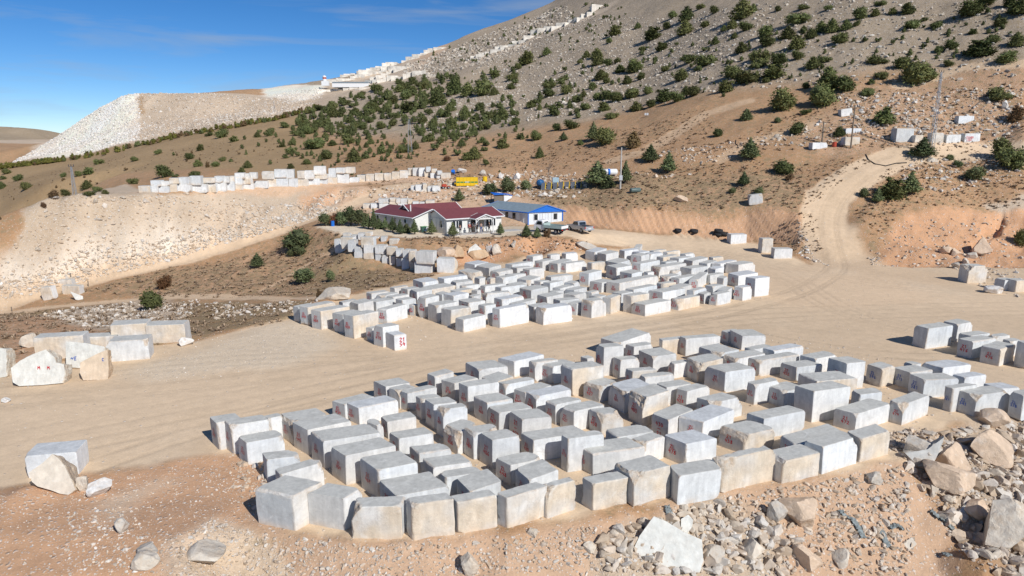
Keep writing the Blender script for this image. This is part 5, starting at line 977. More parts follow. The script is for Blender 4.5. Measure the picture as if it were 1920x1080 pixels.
def px_in(poly, n, hr, wr=(.8, 1.3), mt='g'):
    xs = [p[0] for p in poly]; ys = [p[1] for p in poly]; o = []
    while len(o) < n:
        x, y = r_.uniform(min(xs), max(xs)), r_.uniform(min(ys), max(ys))
        if inside(np.array([x]), np.array([y]), poly)[0]: h_ = r_.uniform(*hr); o.append((x, y, h_, h_*r_.uniform(*wr), r_.choice(['cone', 'round', 'flame', 'wide']), mt))
    return o
TREES += px_in([(560,226),(640,190),(720,160),(800,150),(860,165),(800,205),(700,235),(600,262),(540,262)], 34, (9, 17))
small = px_in([(600,240),(760,170),(900,130),(1120,120),(1100,230),(900,290),(700,310)], 150, (8, 19))+px_in([(560,226),(640,190),(720,160),(860,140),(860,175),(760,215),(640,250),(540,262)], 170, (9, 17))+px_in([(480,250),(900,200),(1000,250),(800,300),(560,320)], 190, (5, 14), (.7, 1.1))+px_in([(750,122),(860,82),(1050,8),(1200,10),(1150,80),(900,170)], 150, (3, 8))+px_in([(1000,200),(1250,80),(1900,20),(1900,110),(1400,160),(1100,220)], 170, (5, 13))+px_in([(560,330),(900,300),(1000,300),(1000,320),(620,340)], 14, (4, 8))+px_in([(0,345),(500,265),(560,280),(200,350),(0,420)], 24, (3, 7), mt='b')
def size_of(px, py, hpx):
    p = hit(px, py)
    if p is None: return None
    return p, (p[1]*CP-(p[2]-H)*SP)/FOC*hpx
recs = []
for (px, py, hp_, wp_, kd, mt) in TREES:
    q = size_of(px, py, hp_)
    if q is None or q[0][1] > 900: continue
    recs.append([px, py, hp_, wp_, kd, mt, q[0], q[1]])
recs.sort(key=lambda e: -e[2]); keep = recs[:299+60]
def region(px, py):
    if px > 595 and px < 1035 and 405 < py < 450: return 'planted by the houses'
    if py > 452 and px < 650: return 'below the house plateau'
    if px < 560: return 'in valley strip '+'one two three four'.split()[0 if py < 275 else 1 if py < 305 else 2 if py < 335 else 3]+' down'
    if py > 300: return 'on the lower slope '+('left of the road' if px < 1500 else 'right of the road')
    k = int(py//38); return 'in mountain strip '+'one two three four five six seven eight'.split()[k]+' down'
regs = {}
for e in keep: regs.setdefault(region(e[0], e[1]), []).append(e)
SHP = {'cone': 'pointed', 'round': 'rounded', 'wide': 'spreading', 'tiers': 'tiered', 'flame': 'bushy'}; MTN = {'g': 'dark green juniper', 'k': 'grey green conifer', 'b': 'brown shrub', 'r': 'reddish small tree'}
for rg, l_ in regs.items():
    l_.sort(key=lambda e: e[0])
    for k, (px, py, hp_, wp_, kd, mt, p, hm) in enumerate(l_):
        var = KM.get((kd, mt)) or KM[('round', mt)]; me = var[k % len(var)]; wm = 1.2*hm*wp_/hp_/{'cone': .74, 'round': .95, 'wide': 1.25, 'tiers': .68, 'flame': .72}[kd]
        nm = {'g': 'juniper', 'k': 'conifer', 'b': 'shrub', 'r': 'small_tree'}[mt]
        t0 = empty(nm, (p[0], p[1]+hm*.1, p[2]-.03*hm), (k*2.4) % 6.28)
        lb = f"{SHP[kd]} {MTN[mt]}, {nth(k) if k else 'first'} from left {rg}"
        tag(t0, lb, {'g': 'juniper', 'k': 'conifer', 'b': 'shrub', 'r': 'tree'}[mt], {'g': 'junipers on the slopes', 'k': 'conifers of the plantation', 'b': 'brown shrubs on the slopes', 'r': 'reddish trees'}[mt])
        trunky = kd == 'tiers' or (py > 405 and px < 700 and mt == 'k'); z0 = .14 if trunky else 0
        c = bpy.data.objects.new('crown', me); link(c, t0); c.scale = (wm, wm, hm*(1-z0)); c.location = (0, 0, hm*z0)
        if hp_ > 12: t1 = bpy.data.objects.new('trunk', TRUNK); link(t1, t0); t1.scale = (hm*(1.3 if trunky else 1), hm*(1.3 if trunky else 1), hm*.9)
def merged_trees(name, label, lst, mats, cat, dens=260):
    VV = []; FF = []; CC = []; MI = []; k = 0; r = np.random.default_rng(5); src = [crown_mesh(kd, 50+i) for i, kd in enumerate(('round', 'cone', 'wide', 'flame'))]
    for (p, hm, wm, mi) in lst:
        V, F, c, T_, TF, TC = src[r.integers(0, 4)]; sel = r.permutation(len(F))[:dens]; a = r.uniform(0, 6.28); c_, s_ = math.cos(a), math.sin(a)
        P = V.reshape(-1, 4, 3)[sel]; ctr = P.mean(1, keepdims=True); P = (ctr+(P-ctr)*2.0).reshape(-1, 3); P = np.concatenate([P, T_]); cc = np.concatenate([c.reshape(-1, 4, 3)[sel].reshape(-1, 3), TC])*r.uniform(.75, 1.25)
        P = np.stack([(P[:, 0]*c_-P[:, 1]*s_)*wm, (P[:, 0]*s_+P[:, 1]*c_)*wm, P[:, 2]*hm], 1)+np.array(p)
        VV.append(P); CC.append(cc); nq = len(sel); F1 = np.arange(nq*4).reshape(-1, 4)+k; F2 = np.stack([TF[:, 0], TF[:, 1], TF[:, 2], TF[:, 2]], 1)+nq*4+k; FF += [tuple(f) for f in F1]+[tuple(f[:3]) for f in F2]; MI += [mi]*(len(F1)+len(F2)); k += len(P)
    V = np.concatenate(VV); me = bpy.data.meshes.new(name); me.from_pydata(V.tolist(), [], FF); a = me.attributes.new('Col', 'FLOAT_COLOR', 'POINT'); cc = np.concatenate(CC); a.data.foreach_set('color', np.concatenate([cc, np.ones((len(cc), 1))], 1).astype(np.float32).ravel())
    for m_ in mats: me.materials.append(m_)
    me.polygons.foreach_set('material_index', MI); return tag(link(bpy.data.objects.new(name, me)), label, cat, kind='stuff')
lst = []
for (px, py, hp_, wp_, kd, mt) in small:
    q = size_of(px, py, hp_)
    if q is not None and q[0][1] < 900: lst.append((q[0], q[1], q[1]*wp_/hp_, 1 if mt == 'b' else 0))
for e in recs[359:]: lst.append((e[6], e[7], e[7]*e[3]/e[2], 0))
merged_trees('distant_scrub', 'tiny dark juniper scrub dotted over the far mountainside', lst, [GREEN, BROWN], 'juniper scrub', 120)
lst = []
belt = [(-30,322),(0,316),(60,308),(100,303),(200,288),(350,253),(450,236),(530,221),(600,200)]
for k in range(330):
    t__ = r_.uniform(0, len(belt)-1.01); i = int(t__); x = belt[i][0]+(belt[i+1][0]-belt[i][0])*(t__-i); y = belt[i][1]+(belt[i+1][1]-belt[i][1])*(t__-i)+r_.uniform(-1, 3)
    q = size_of(x, y, r_.uniform(6, 12))
    if q is not None and q[0][1] < 600: lst.append((q[0], q[1], q[1]*r_.uniform(.9, 1.4), 0 if r_.random() < .75-.4*(x > 450) else r_.choice([1, 2])))
merged_trees('shrub_belt', 'long belt of olive and rusty shrubs at the foot of the white tip', lst, [OLIVE, GREEN, BROWN], 'shrub belt', 90)
# ---------------------------------------------------------------- buildings
WALLW = simple('wall_panel_white', (.70,.69,.64), .6, var=.05, scale=2); WALLG = simple('wall_panel_grey', (.50,.51,.53), .6, var=.06, scale=2); REDR = simple('red_roof', (.19,.058,.062), .55, var=.12, scale=3); FAS = simple('white_trim', (.74,.74,.72), .5, var=.04)
GLASS = simple('window_glass', (.02,.025,.03), .08, spec=.8, var=.3); GREYR = simple('grey_roof', (.24,.30,.33), .45, var=.12, scale=2); BLUEP = simple('blue_sheet', (.01,.14,.55), .5, var=.08); PALEP = simple('pale_sheet', (.68,.72,.74), .5, var=.05)
CONC = simple('concrete', (.46,.44,.41), .85, var=.12, bump=.3); DARKM = simple('dark_metal', (.06,.06,.065), .5); STEEL = simple('galvanised_steel', (.42,.44,.46), .45, metal=.5); YEL = simple('yellow_paint', (.75,.48,.01), .5, var=.08); GRN = simple('green_paint', (.05,.22,.07), .5)
RUST = simple('red_machine', (.42,.06,.03), .6); RUB = simple('rubber', (.025,.025,.027), .85); WHITE = simple('white_paint', (.76,.76,.75), .45, var=.06); TRUCKP = simple('truck_paint', (.42,.52,.48), .45, var=.08); SILV = simple('silver_paint', (.50,.51,.53), .3, metal=.4, var=.04)
LAMPR = simple('red_lens', (.5,.01,.01), .2); TARP = simple('blue_tarp', (.01,.13,.55), .6, var=.25, scale=4, bump=.6); WOOD = simple('grey_wood', (.20,.16,.12), .85, var=.25); CLOTH = simple('torn_fabric', (.22,.245,.24), .9, var=.35, scale=8)
PLATE = simple('dark_plate', (.10,.11,.13), .4); SHALE = simple('brick_brown', (.30,.20,.13), .9)
def V3(*a): return Vector(a)
class Wing:
    def __init__(s, root, O, u, v, Lu, Lv, hw, hr, ridge='u', over=.35):
        s.root, s.O, s.u, s.v, s.Lu, s.Lv, s.hw, s.hr, s.ridge, s.over = root, Vector(O)-root.location, Vector(u), Vector(v), Lu, Lv, hw, hr, ridge, over
    def P(s, a, b, z): return s.O+s.u*a+s.v*b+Vector((0, 0, z))
    def walls(s, name, mat):
        m = MB(); A, B = s.Lu, s.Lv
        m.poly([s.P(0, 0, -.1), s.P(A, 0, -.1), s.P(A, 0, s.hw), s.P(0, 0, s.hw)]); m.poly([s.P(0, B, -.1), s.P(0, B, s.hw), s.P(A, B, s.hw), s.P(A, B, -.1)])
        m.poly([s.P(0, 0, -.1), s.P(0, 0, s.hw), s.P(0, B, s.hw), s.P(0, B, -.1)]); m.poly([s.P(A, 0, -.1), s.P(A, B, -.1), s.P(A, B, s.hw), s.P(A, 0, s.hw)])
        if s.ridge == 'u':
            for a in (0, A): m.poly([s.P(a, 0, s.hw), s.P(a, B, s.hw), s.P(a, B/2, s.hr-.08)])
        else:
            for b in (0, B): m.poly([s.P(0, b, s.hw), s.P(A, b, s.hw), s.P(A/2, b, s.hr-.08)])
        return m.build(name, mat, s.root)
    def roof(s, mat, trim):
        o = s.over; A, B = s.Lu, s.Lv; rise = (s.hr-s.hw)
        if s.ridge == 'u': sl = rise/(B/2); sets = [[s.P(-o, -o, s.hw-o*sl), s.P(A+o, -o, s.hw-o*sl), s.P(A+o, B/2, s.hr), s.P(-o, B/2, s.hr)], [s.P(-o, B/2, s.hr), s.P(A+o, B/2, s.hr), s.P(A+o, B+o, s.hw-o*sl), s.P(-o, B+o, s.hw-o*sl)]]
        else: sl = rise/(A/2); sets = [[s.P(-o, -o, s.hw-o*sl), s.P(A/2, -o, s.hr), s.P(A/2, B+o, s.hr), s.P(-o, B+o, s.hw-o*sl)], [s.P(A/2, -o, s.hr), s.P(A+o, -o, s.hw-o*sl), s.P(A+o, B+o, s.hw-o*sl), s.P(A/2, B+o, s.hr)]]
        m = MB()
        for q in sets: m.slab(q, (0, 0, .09))
        r = m.build('roof', mat, s.root); m = MB(); e = .16
        if s.ridge == 'u':
            for a in (-o-.03, A+o+.03): m.tube([s.P(a, -o, s.hw-o*sl+.03), s.P(a, B/2, s.hr+.04), s.P(a, B+o, s.hw-o*sl+.03)], .09, 4)
            m.tube([s.P(-o, -o-.05, s.hw-o*sl+.0), s.P(A+o, -o-.05, s.hw-o*sl+.0)], .10, 6)
        else:
            for b in (-o-.03, B+o+.03): m.tube([s.P(-o, b, s.hw-o*sl+.03), s.P(A/2, b, s.hr+.04), s.P(A+o, b, s.hw-o*sl+.03)], .09, 4)
            for a in (-o-.05, A+o+.05): m.tube([s.P(a, -o, s.hw-o*sl), s.P(a, B+o, s.hw-o*sl)], .10, 6)
        m.build('roof_trim', trim, s.root); return r
    def opening(s, face, t, w_, z0, z1, name='window', fm=FAS, gm=GLASS, split=1):
        if face == 'f': c, d, n = s.P(t, 0, 0), s.u, -s.v
        elif face == 'l': c, d, n = s.P(0, t, 0), s.v, -s.u
        else: c, d, n = s.P(s.Lu, t, 0), s.v, s.u
        n = n.normalized(); m = MB()
        def bx(m, a0, a1, za, zb, o0, o1):
            q = [c+d*a0+n*o0+V3(0, 0, za), c+d*a1+n*o0+V3(0, 0, za), c+d*a1+n*o0+V3(0, 0, zb), c+d*a0+n*o0+V3(0, 0, zb)]; m.slab(q, n*(o1-o0))
        h_ = w_/2; e = .08
        for a0, a1, za, zb in ((-h_-e, h_+e, z0-e, z0), (-h_-e, h_+e, z1, z1+e), (-h_-e, -h_, z0, z1), (h_, h_+e, z0, z1)): bx(m, a0, a1, za, zb, -.01, .05)
        for k in range(1, split): x = -h_+w_*k/split; bx(m, x-.03, x+.03, z0, z1, -.01, .045)
        f = m.build(name, fm, s.root); m = MB(); bx(m, -h_, h_, z0, z1, -.01, .02); m.build('pane' if name == 'window' else 'door_leaf', gm, f); return f
    def box(s, name, mat, a0, a1, b0, b1, z0, z1, parent=None):
        m = MB(); q = [s.P(a0, b0, z0), s.P(a1, b0, z0), s.P(a1, b1, z0), s.P(a0, b1, z0)]; m.slab(q, (0, 0, z1-z0)); return m.build(name, mat, parent or s.root)
PZ = float(ground_z(*at_z(900, 445, 2.8)[:2])); PZ = 2.85
C0 = at_z(838, 439, PZ); C2 = at_z(940, 431.5, PZ); uu = (C2-C0)/np.linalg.norm(C2-C0); ua = math.atan2(uu[1], uu[0]); va = ua+R(100); vv_ = np.array([math.cos(va), math.sin(va), 0])
root = empty('office_house', tuple(C0)); tag(root, 'single storey white office house with dark red roofs and people at its porch', 'house')
Lu = float(np.linalg.norm(C2-C0)); Lv = min(max(dirline(C0, 800, va) or 6, 4.5), 7)
fw = Wing(root, C0, uu, vv_, Lu, Lv, 2.45, 3.55, 'u')
D0 = at_z(776, 435.5, PZ); Ll = min(max(dirline(D0, 703, va+R(6)) or 12, 8), 17); v2 = (math.cos(va+R(6)), math.sin(va+R(6)), 0)
lw = Wing(root, D0, uu, v2, 6.0, Ll, 2.4, 3.5, 'v'); bwg = Wing(root, C0+vv_*(Lv+1.2)-uu*1.5, uu, vv_, 8.8, 5.2, 2.5, 3.9, 'u')
for k, wg in enumerate((bwg, lw, fw)): wg.walls('wall', WALLW if wg is not fw else WALLW); wg.roof(REDR, FAS)
m = MB()
for z_ in (1.22,): m.slab([fw.P(-.03, .0, 2.3), fw.P(-.03, Lv, 2.3), fw.P(-.03, Lv, 2.36), fw.P(-.03, 0, 2.36)], -fw.u*.03)
for k in range(7): a = Lv*k/6; m.slab([fw.P(-.02, a-.02, 0), fw.P(-.02, a+.02, 0), fw.P(-.02, a+.02, 2.4), fw.P(-.02, a-.02, 2.4)], -fw.u*.02)
m.build('wall_joint', WALLG, root)
s5 = lambda x: (680+x/6.857)
def on_front(wg, px):                                 # distance along the front wall that shows at column px
    return dirline(np.array(wg.root.location)+np.array(wg.O), px, math.atan2(wg.u.y, wg.u.x)) or 1
for x_, w_ in ((1178, .55), (1214, .42), (1257, .6)): fw.opening('f', on_front(fw, s5(x_)), w_, .85, 2.0)
for x_, w_ in ((1604, .5), (1642, .45), (1683, .6)): fw.opening('f', on_front(fw, s5(x_)), w_, .85, 2.0)
fw.opening('l', 1.6, .75, .9, 2.0); fw.opening('l', Lv-1.4, .6, .9, 2.0); lw.opening('f', 4.9, .7, .8, 1.9)
for t_ in (2.2, 5, 7.6, 10): 
    if t_ < Ll-.6: lw.opening('l', t_, .5, 1.3, 1.9)
# porch
a0, a1 = on_front(fw, s5(1370)), on_front(fw, s5(1600)); fw.opening('f', (a0+a1)/2-.9, .8, .05, 2.05, 'door', FAS, GLASS); fw.opening('f', (a0+a1)/2+.6, .9, .05, 2.05, 'door', FAS, simple('beige_door', (.42,.36,.28), .6))
pw = Wing(root, C0+uu*a0-vv_*1.9, uu, vv_, a1-a0, 1.95, 2.35, 2.95, 'v', .15); mm_ = MB()
mm_.poly([pw.P(0, 0, 2.35), pw.P(pw.Lu, 0, 2.35), pw.P(pw.Lu/2, 0, 2.9)]); mm_.slab([pw.P(0, 0, 2.2), pw.P(pw.Lu, 0, 2.2), pw.P(pw.Lu, 0, 2.36), pw.P(0, 0, 2.36)], pw.v*.1); gb = mm_.build('porch_gable', WALLW, root); pw.roof(REDR, FAS)
strokes(['LEZELEZL'], pw.P(pw.Lu/2, 0, 2.45), uu, (0, 0, 1), .13, .035, DARK, 'sign_lettering', gb, -vv_, .03)
for a in (.1, pw.Lu-.1): m = MB(); m.tube([pw.P(a, .1, 0), pw.P(a, .1, 2.25)], .08, 8); m.tube([pw.P(a, .1, 1.7), pw.P(a+(.5 if a < 1 else -.5), .1, 2.22)], .05, 6); m.build('porch_column', FAS, root)
m = MB(); m.tube([lw.P(1.6, 3.2, 2.6), lw.P(1.6, 3.2, 4.1)], .10, 8); m.build('flue_pipe', FAS, root)
fl = Wing(root, C0-uu*.9-vv_*2.2, uu, vv_, Lu+3.5, 2.25, 0, 0); fl.box('terrace_slab', CONC, 0, Lu+3.5, 0, 2.15, -.15, .06)
# blue roofed prefab
B0 = at_z(990.5, 422.6, PZ); B1 = at_z(1054.7, 419.7, PZ); bu = (B1-B0)/np.linalg.norm(B1-B0); ba = math.atan2(bu[1], bu[0])+R(118); bv = np.array([math.cos(ba), math.sin(ba), 0])
broot = empty('prefab_hall', tuple(B0)); tag(broot, 'long pale prefab hall with grey roof and bright blue gable', 'prefab building')
bl = dirline(B0, 905, ba) or 15; bl = min(bl, 17); BW = float(np.linalg.norm(B1-B0)); bh = Wing(broot, B0, bu, bv, BW, bl, 2.3, 3.35, 'v', .3); bh.walls('wall', PALEP); bh.roof(GREYR, BLUEP)
m = MB(); m.slab([bh.P(-.3, -.28, 2.2), bh.P(BW+.3, -.28, 2.2), bh.P(BW/2, -.28, 3.42)], bh.v*.08); m.build('blue_gable', BLUEP, broot)
for a in (.0, BW): m = MB(); m.box(-.09, .09, -.09, .09, 0, 2.3, Matrix.Translation(bh.P(a, 0, 0))); m.build('corner_post', BLUEP, broot)
bh.opening('f', on_front(bh, 1004), .75, .85, 1.9, 'window', WHITE, GLASS); bh.opening('f', on_front(bh, 1041), .75, .85, 1.9, 'window', WHITE, GLASS); bh.opening('f', on_front(bh, 1022), 1.0, .05, 2.0, 'door', WALLG, PALEP)
for k in range(6): bh.opening('l', 1.6+k*bl/6.5, .8, .9 if k % 3 else .05, 1.95, 'window' if k % 3 else 'door', WHITE, GLASS if k % 3 else WALLG)
m = MB()
for k in range(1, 12): a = bl*k/12; m.slab([bh.P(-.02, a-.02, 0), bh.P(-.02, a+.02, 0), bh.P(-.02, a+.02, 2.2), bh.P(-.02, a-.02, 2.2)], -bh.u*.02)
for k in range(1, 6): a = BW*k/6; m.slab([bh.P(a-.02, -.02, 0), bh.P(a+.02, -.02, 0), bh.P(a+.02, -.02, 2.2), bh.P(a-.02, -.02, 2.2)], -bh.v*.02)
m.build('wall_joint', WALLG, broot)
# ---------------------------------------------------------------- people
def skin_mesh(name, pts, edges, rads, mat, parent, sub=1):
    me = bpy.data.meshes.new(name); me.from_pydata(pts, edges, []); o = bpy.data.objects.new(name, me); link(o); md = o.modifiers.new('s', 'SKIN'); o.modifiers.new('b', 'SUBSURF').levels = sub
    for k, r in enumerate(rads): me.skin_vertices[0].data[k].radius = (r, r*.85) if not isinstance(r, tuple) else r
    me.skin_vertices[0].data[0].use_root = True; dg = bpy.context.evaluated_depsgraph_get(); m2 = bpy.data.meshes.new_from_object(o.evaluated_get(dg)); bpy.data.objects.remove(o); m2.materials.clear(); m2.materials.append(mat); m2.polygons.foreach_set('use_smooth', [True]*len(m2.polygons)); return link(bpy.data.objects.new(name, m2), parent)
SKIN = simple('skin', (.42,.25,.17), .6); HAIR = simple('dark_hair', (.02,.015,.012), .8)
def person(px, py, shirt, trous, label, facing=-90, stride=.1, arms=0, hat=None, zb=None):
    p = at_z(px, py, PZ+.06 if zb is None else zb); t = empty('person', tuple(p), R(facing+90)); tag(t, label, 'person', 'people standing at the office porch')
    s = stride
    J = {'pel': (0,0,.94), 'wa': (0,0,1.08), 'ch': (0,0,1.32), 'nk': (0,0,1.48), 'hd': (0,-.01,1.60), 'tp': (0,0,1.72), 'hl': (-.10,0,.90), 'kl': (-.11,-.03+s*.5,.50), 'al': (-.12,.02+s,.09), 'tl': (-.12,-.14+s,.04), 'hr': (.10,0,.90), 'kr': (.11,-.03-s*.4,.50), 'ar': (.12,.02-s,.09), 'tr': (.12,-.14-s,.04),
         'sl': (-.18,0,1.42), 'el': (-.24,.03,1.14), 'wl': (-.23,-.08-arms*.1,.92), 'fl': (-.22,-.12-arms*.1,.82), 'sr': (.18,0,1.42), 'er': (.24,.03,1.14), 'wr': (.23-arms*.12,-.08-arms*.2,.92+arms*.25), 'fr': (.22-arms*.15,-.12-arms*.25,.82+arms*.3)}
    E = [('pel','wa'),('wa','ch'),('ch','nk'),('nk','hd'),('hd','tp'),('pel','hl'),('hl','kl'),('kl','al'),('al','tl'),('pel','hr'),('hr','kr'),('kr','ar'),('ar','tr'),('ch','sl'),('sl','el'),('el','wl'),('wl','fl'),('ch','sr'),('sr','er'),('er','wr'),('wr','fr')]
    RR = dict(pel=.13, wa=.12, ch=.14, nk=.055, hd=.092, tp=.06, hl=.085, kl=.058, al=.042, tl=.035, sl=.06, el=.042, wl=.03, fl=.028); g_ = lambda k: RR.get(k, RR.get(k[0]+'l', .05))
    def make(name, keys, mat, f):
        ks = [k for k in J if k in keys]; ix = {k: i for i, k in enumerate(ks)}; return skin_mesh(name, [J[k] for k in ks], [(ix[a], ix[b]) for a, b in E if a in ix and b in ix], [g_(k)*f for k in ks], mat, t)
    make('body', list(J), SKIN, 1); make('shirt', ['pel','wa','ch','sl','el','wl','sr','er','wr'], shirt, 1.13); make('trousers', ['pel','hl','kl','al','hr','kr','ar'], trous, 1.14)
    bm_ = bmesh.new(); bmesh.ops.create_uvsphere(bm_, u_segments=12, v_segments=8, radius=.108 if hat is None else .135); [bm_.verts.remove(v) for v in list(bm_.verts) if v.co.z < .0]
    me = bpy.data.meshes.new('h'); bm_.to_mesh(me); bm_.free(); me.materials.append(hat or HAIR); o = bpy.data.objects.new('helmet' if hat else 'hair', me); link(o, t); o.location = (0, .012, 1.625)
    return t
mats = {k: simple('cloth_'+k, c, .9) for k, c in dict(black=(.02,.02,.025), red=(.35,.03,.03), white=(.6,.58,.55), grey=(.25,.22,.23), jeans=(.05,.10,.28), khaki=(.16,.13,.10), navy=(.03,.04,.08)).items()}
person(863, 441, mats['navy'], mats['black'], 'person in dark clothes standing apart at the corner, leftmost of the group', zb=PZ)
person(880.5, 437.6, mats['red'], mats['khaki'], 'person with white helmet and red jacket by the left porch column', -60, .05, hat=WHITE)
person(888, 435.4, mats['white'], mats['khaki'], 'person in a pale shirt inside the porch', -100, .08)
person(894.7, 438.2, mats['black'], mats['black'], 'person in black with light sleeves walking in front of the porch', -150, .16)
person(902.2, 437.4, mats['grey'], mats['jeans'], 'person in grey shirt and blue jeans at the porch middle', -80, .06, 1)
person(917.2, 435.8, mats['black'], mats['black'], 'person in black striding right of the porch, rightmost of the group', 170, .22, 1)
# ---------------------------------------------------------------- vehicles
def wheel(parent, x, y, z, r_, wd):
    m = MB(); n = 18; prof = [(r_*.62, -wd/2), (r_*.96, -wd/2), (r_, -wd*.3), (r_, wd*.3), (r_*.96, wd/2), (r_*.62, wd/2)]
    rings = [[m.bm.verts.new((math.cos(6.2832*k/n)*a, b_, math.sin(6.2832*k/n)*a)) for k in range(n)] for a, b_ in prof]
    for A, B in zip(rings, rings[1:]+rings[:1]):
        for k in range(n): m.bm.faces.new((A[k], A[(k+1) % n], B[(k+1) % n], B[k]))
    o = m.build('wheel', RUB, parent); o.location = (x, y, z); m = MB(); m.tube([(0, -wd*.42, 0), (0, wd*.42, 0)], r_*.6, 14); m.build('rim', STEEL, o); return o
def profile(pts, y0, y1, bev=.05, inset=0):
    m = MB(); q = [Vector((x, y0, z)) for x, z in pts]; m.slab(q, (0, y1-y0, 0)); bmesh.ops.recalc_face_normals(m.bm, faces=m.bm.faces[:])
    bmesh.ops.bevel(m.bm, geom=[e for e in m.bm.edges], offset=bev, segments=2, affect='EDGES', clamp_overlap=True); return m
f_ = at_z(1068.5, 433.5, 2.7); r_0 = at_z(1089.7, 437.7, 2.7); hd = math.atan2(f_[1]-r_0[1], f_[0]-r_0[0]); ctr = (f_+r_0)/2+np.array([-math.sin(hd), math.cos(hd), 0])*-.85*(1)
def veh_root(name, c, ang, label, cat): o = empty(name, (c[0], c[1], float(ground_z(c[0], c[1]))+.02), ang); tag(o, label, cat); return o
pk = veh_root('pickup_truck', ctr, hd, 'silver pickup truck with its tail to the right, parked beside the light truck', 'pickup')
profile([(-2.6,.5),(-2.6,1.05),(-.65,1.08),(.9,1.08),(2.3,.98),(2.62,.72),(2.6,.42),(-2.5,.42)], -.88, .88, .07).build('body', SILV, pk)
profile([(-.75,1.05),(-.6,1.68),(.25,1.72),(.75,1.55),(1.15,1.06)], -.78, .78, .06).build('cab', SILV, pk)
for y_ in (-.80, .80):
    m = MB(); m.slab([(-.52, y_, 1.14), (.12, y_, 1.14), (.12, y_*.985, 1.58), (-.45, y_*.985, 1.56)], (0, .012 if y_ > 0 else -.012, 0)); m.build('side_window', GLASS, pk); m = MB(); m.slab([(.2, y_, 1.14), (.9, y_, 1.14), (.62, y_*.985, 1.5), (.2, y_*.985, 1.58)], (0, .012 if y_ > 0 else -.012, 0)); m.build('side_window', GLASS, pk)
m = MB(); m.slab([(-.765, -.62, 1.16), (-.765, .62, 1.16), (-.66, .6, 1.58), (-.66, -.6, 1.58)], (-.02, 0, 0)); m.build('rear_window', GLASS, pk); m = MB(); m.slab([(1.14, -.66, 1.12), (1.14, .66, 1.12), (.82, .6, 1.5), (.82, -.6, 1.5)], (.03, 0, 0)); m.build('windscreen', GLASS, pk)
m = MB(); m.box(-2.5, -.8, -.76, .76, 1.07, 1.10); m.build('bed_floor', DARKM, pk)
for y_ in (-.84, .84): m = MB(); m.box(-2.63, -2.56, y_-.08, y_+.08, .78, 1.0); m.build('tail_lamp', LAMPR, pk); m = MB(); m.box(2.5, 2.6, y_*.85-.15, y_*.85+.15, .75, .88); m.build('headlight', WHITE, pk)
m = MB(); m.box(-2.7, -2.58, -.85, .85, .42, .58, bev=.02); m.build('bumper', STEEL, pk); m = MB(); m.box(-2.65, -2.6, -.28, .28, .62, .74); m.build('number_plate', WHITE, pk)
for x_ in (-1.55, 1.6):
    for y_ in (-.80, .80): wheel(pk, x_, y_, .37, .37, .26)
f_ = at_z(1011.7, 437, 2.8); r_0 = at_z(1041, 439.9, 2.8); hd = math.atan2(f_[1]-r_0[1], f_[0]-r_0[0]); ctr = (f_+r_0)/2+np.array([math.sin(hd), -math.cos(hd), 0])*.8
tr = veh_root('flatbed_truck', ctr, hd, 'white light truck with pale green drop side bed, left of the silver pickup', 'truck')
profile([(.7,.5),(.7,1.55),(1.0,1.98),(1.9,1.98),(2.35,1.35),(2.62,1.2),(2.66,.5)], -.85, .85, .08).build('cab', WHITE, tr)
for y_ in (-.87, .87): m = MB(); m.slab([(1.0, y_, 1.3), (2.1, y_, 1.3), (1.82, y_, 1.82), (1.05, y_, 1.82)], (0, .01 if y_ > 0 else -.01, 0)); m.build('side_window', GLASS, tr)
m = MB(); m.slab([(2.38, -.7, 1.36), (2.38, .7, 1.36), (1.96, .66, 1.92), (1.96, -.66, 1.92)], (.04, 0, .03)); m.build('windscreen', GLASS, tr); m = MB(); m.slab([(.68, -.6, 1.35), (.68, .6, 1.35), (.82, .55, 1.75), (.82, -.55, 1.75)], (-.03, 0, 0)); m.build('rear_window', GLASS, tr)
m = MB(); m.box(-2.7, .6, -.95, .95, .80, .90); m.box(-2.7, 2.5, -.3, .3, .5, .8); m.build('chassis', DARKM, tr)
for nm_, b_ in (('side_board', (-2.7, .6, -1.0, -.95, .88, 1.32)), ('side_board', (-2.7, .6, .95, 1.0, .88, 1.32)), ('tailgate', (-2.75, -2.705, -1.0, 1.0, .88, 1.32)), ('headboard', (.605, .65, -1.0, 1.0, .88, 1.6))): m = MB(); m.box(*b_); m.build(nm_, TRUCKP if nm_ != 'tailgate' else WHITE, tr)
for y_ in (-.7, .7): m = MB(); m.box(-2.76, -2.71, y_-.16, y_+.16, .62, .76); m.build('tail_lamp', LAMPR, tr)
for x_ in (-1.6, 1.75):
    for y_ in (-.75, .75): wheel(tr, x_, y_, .38, .38, .26)
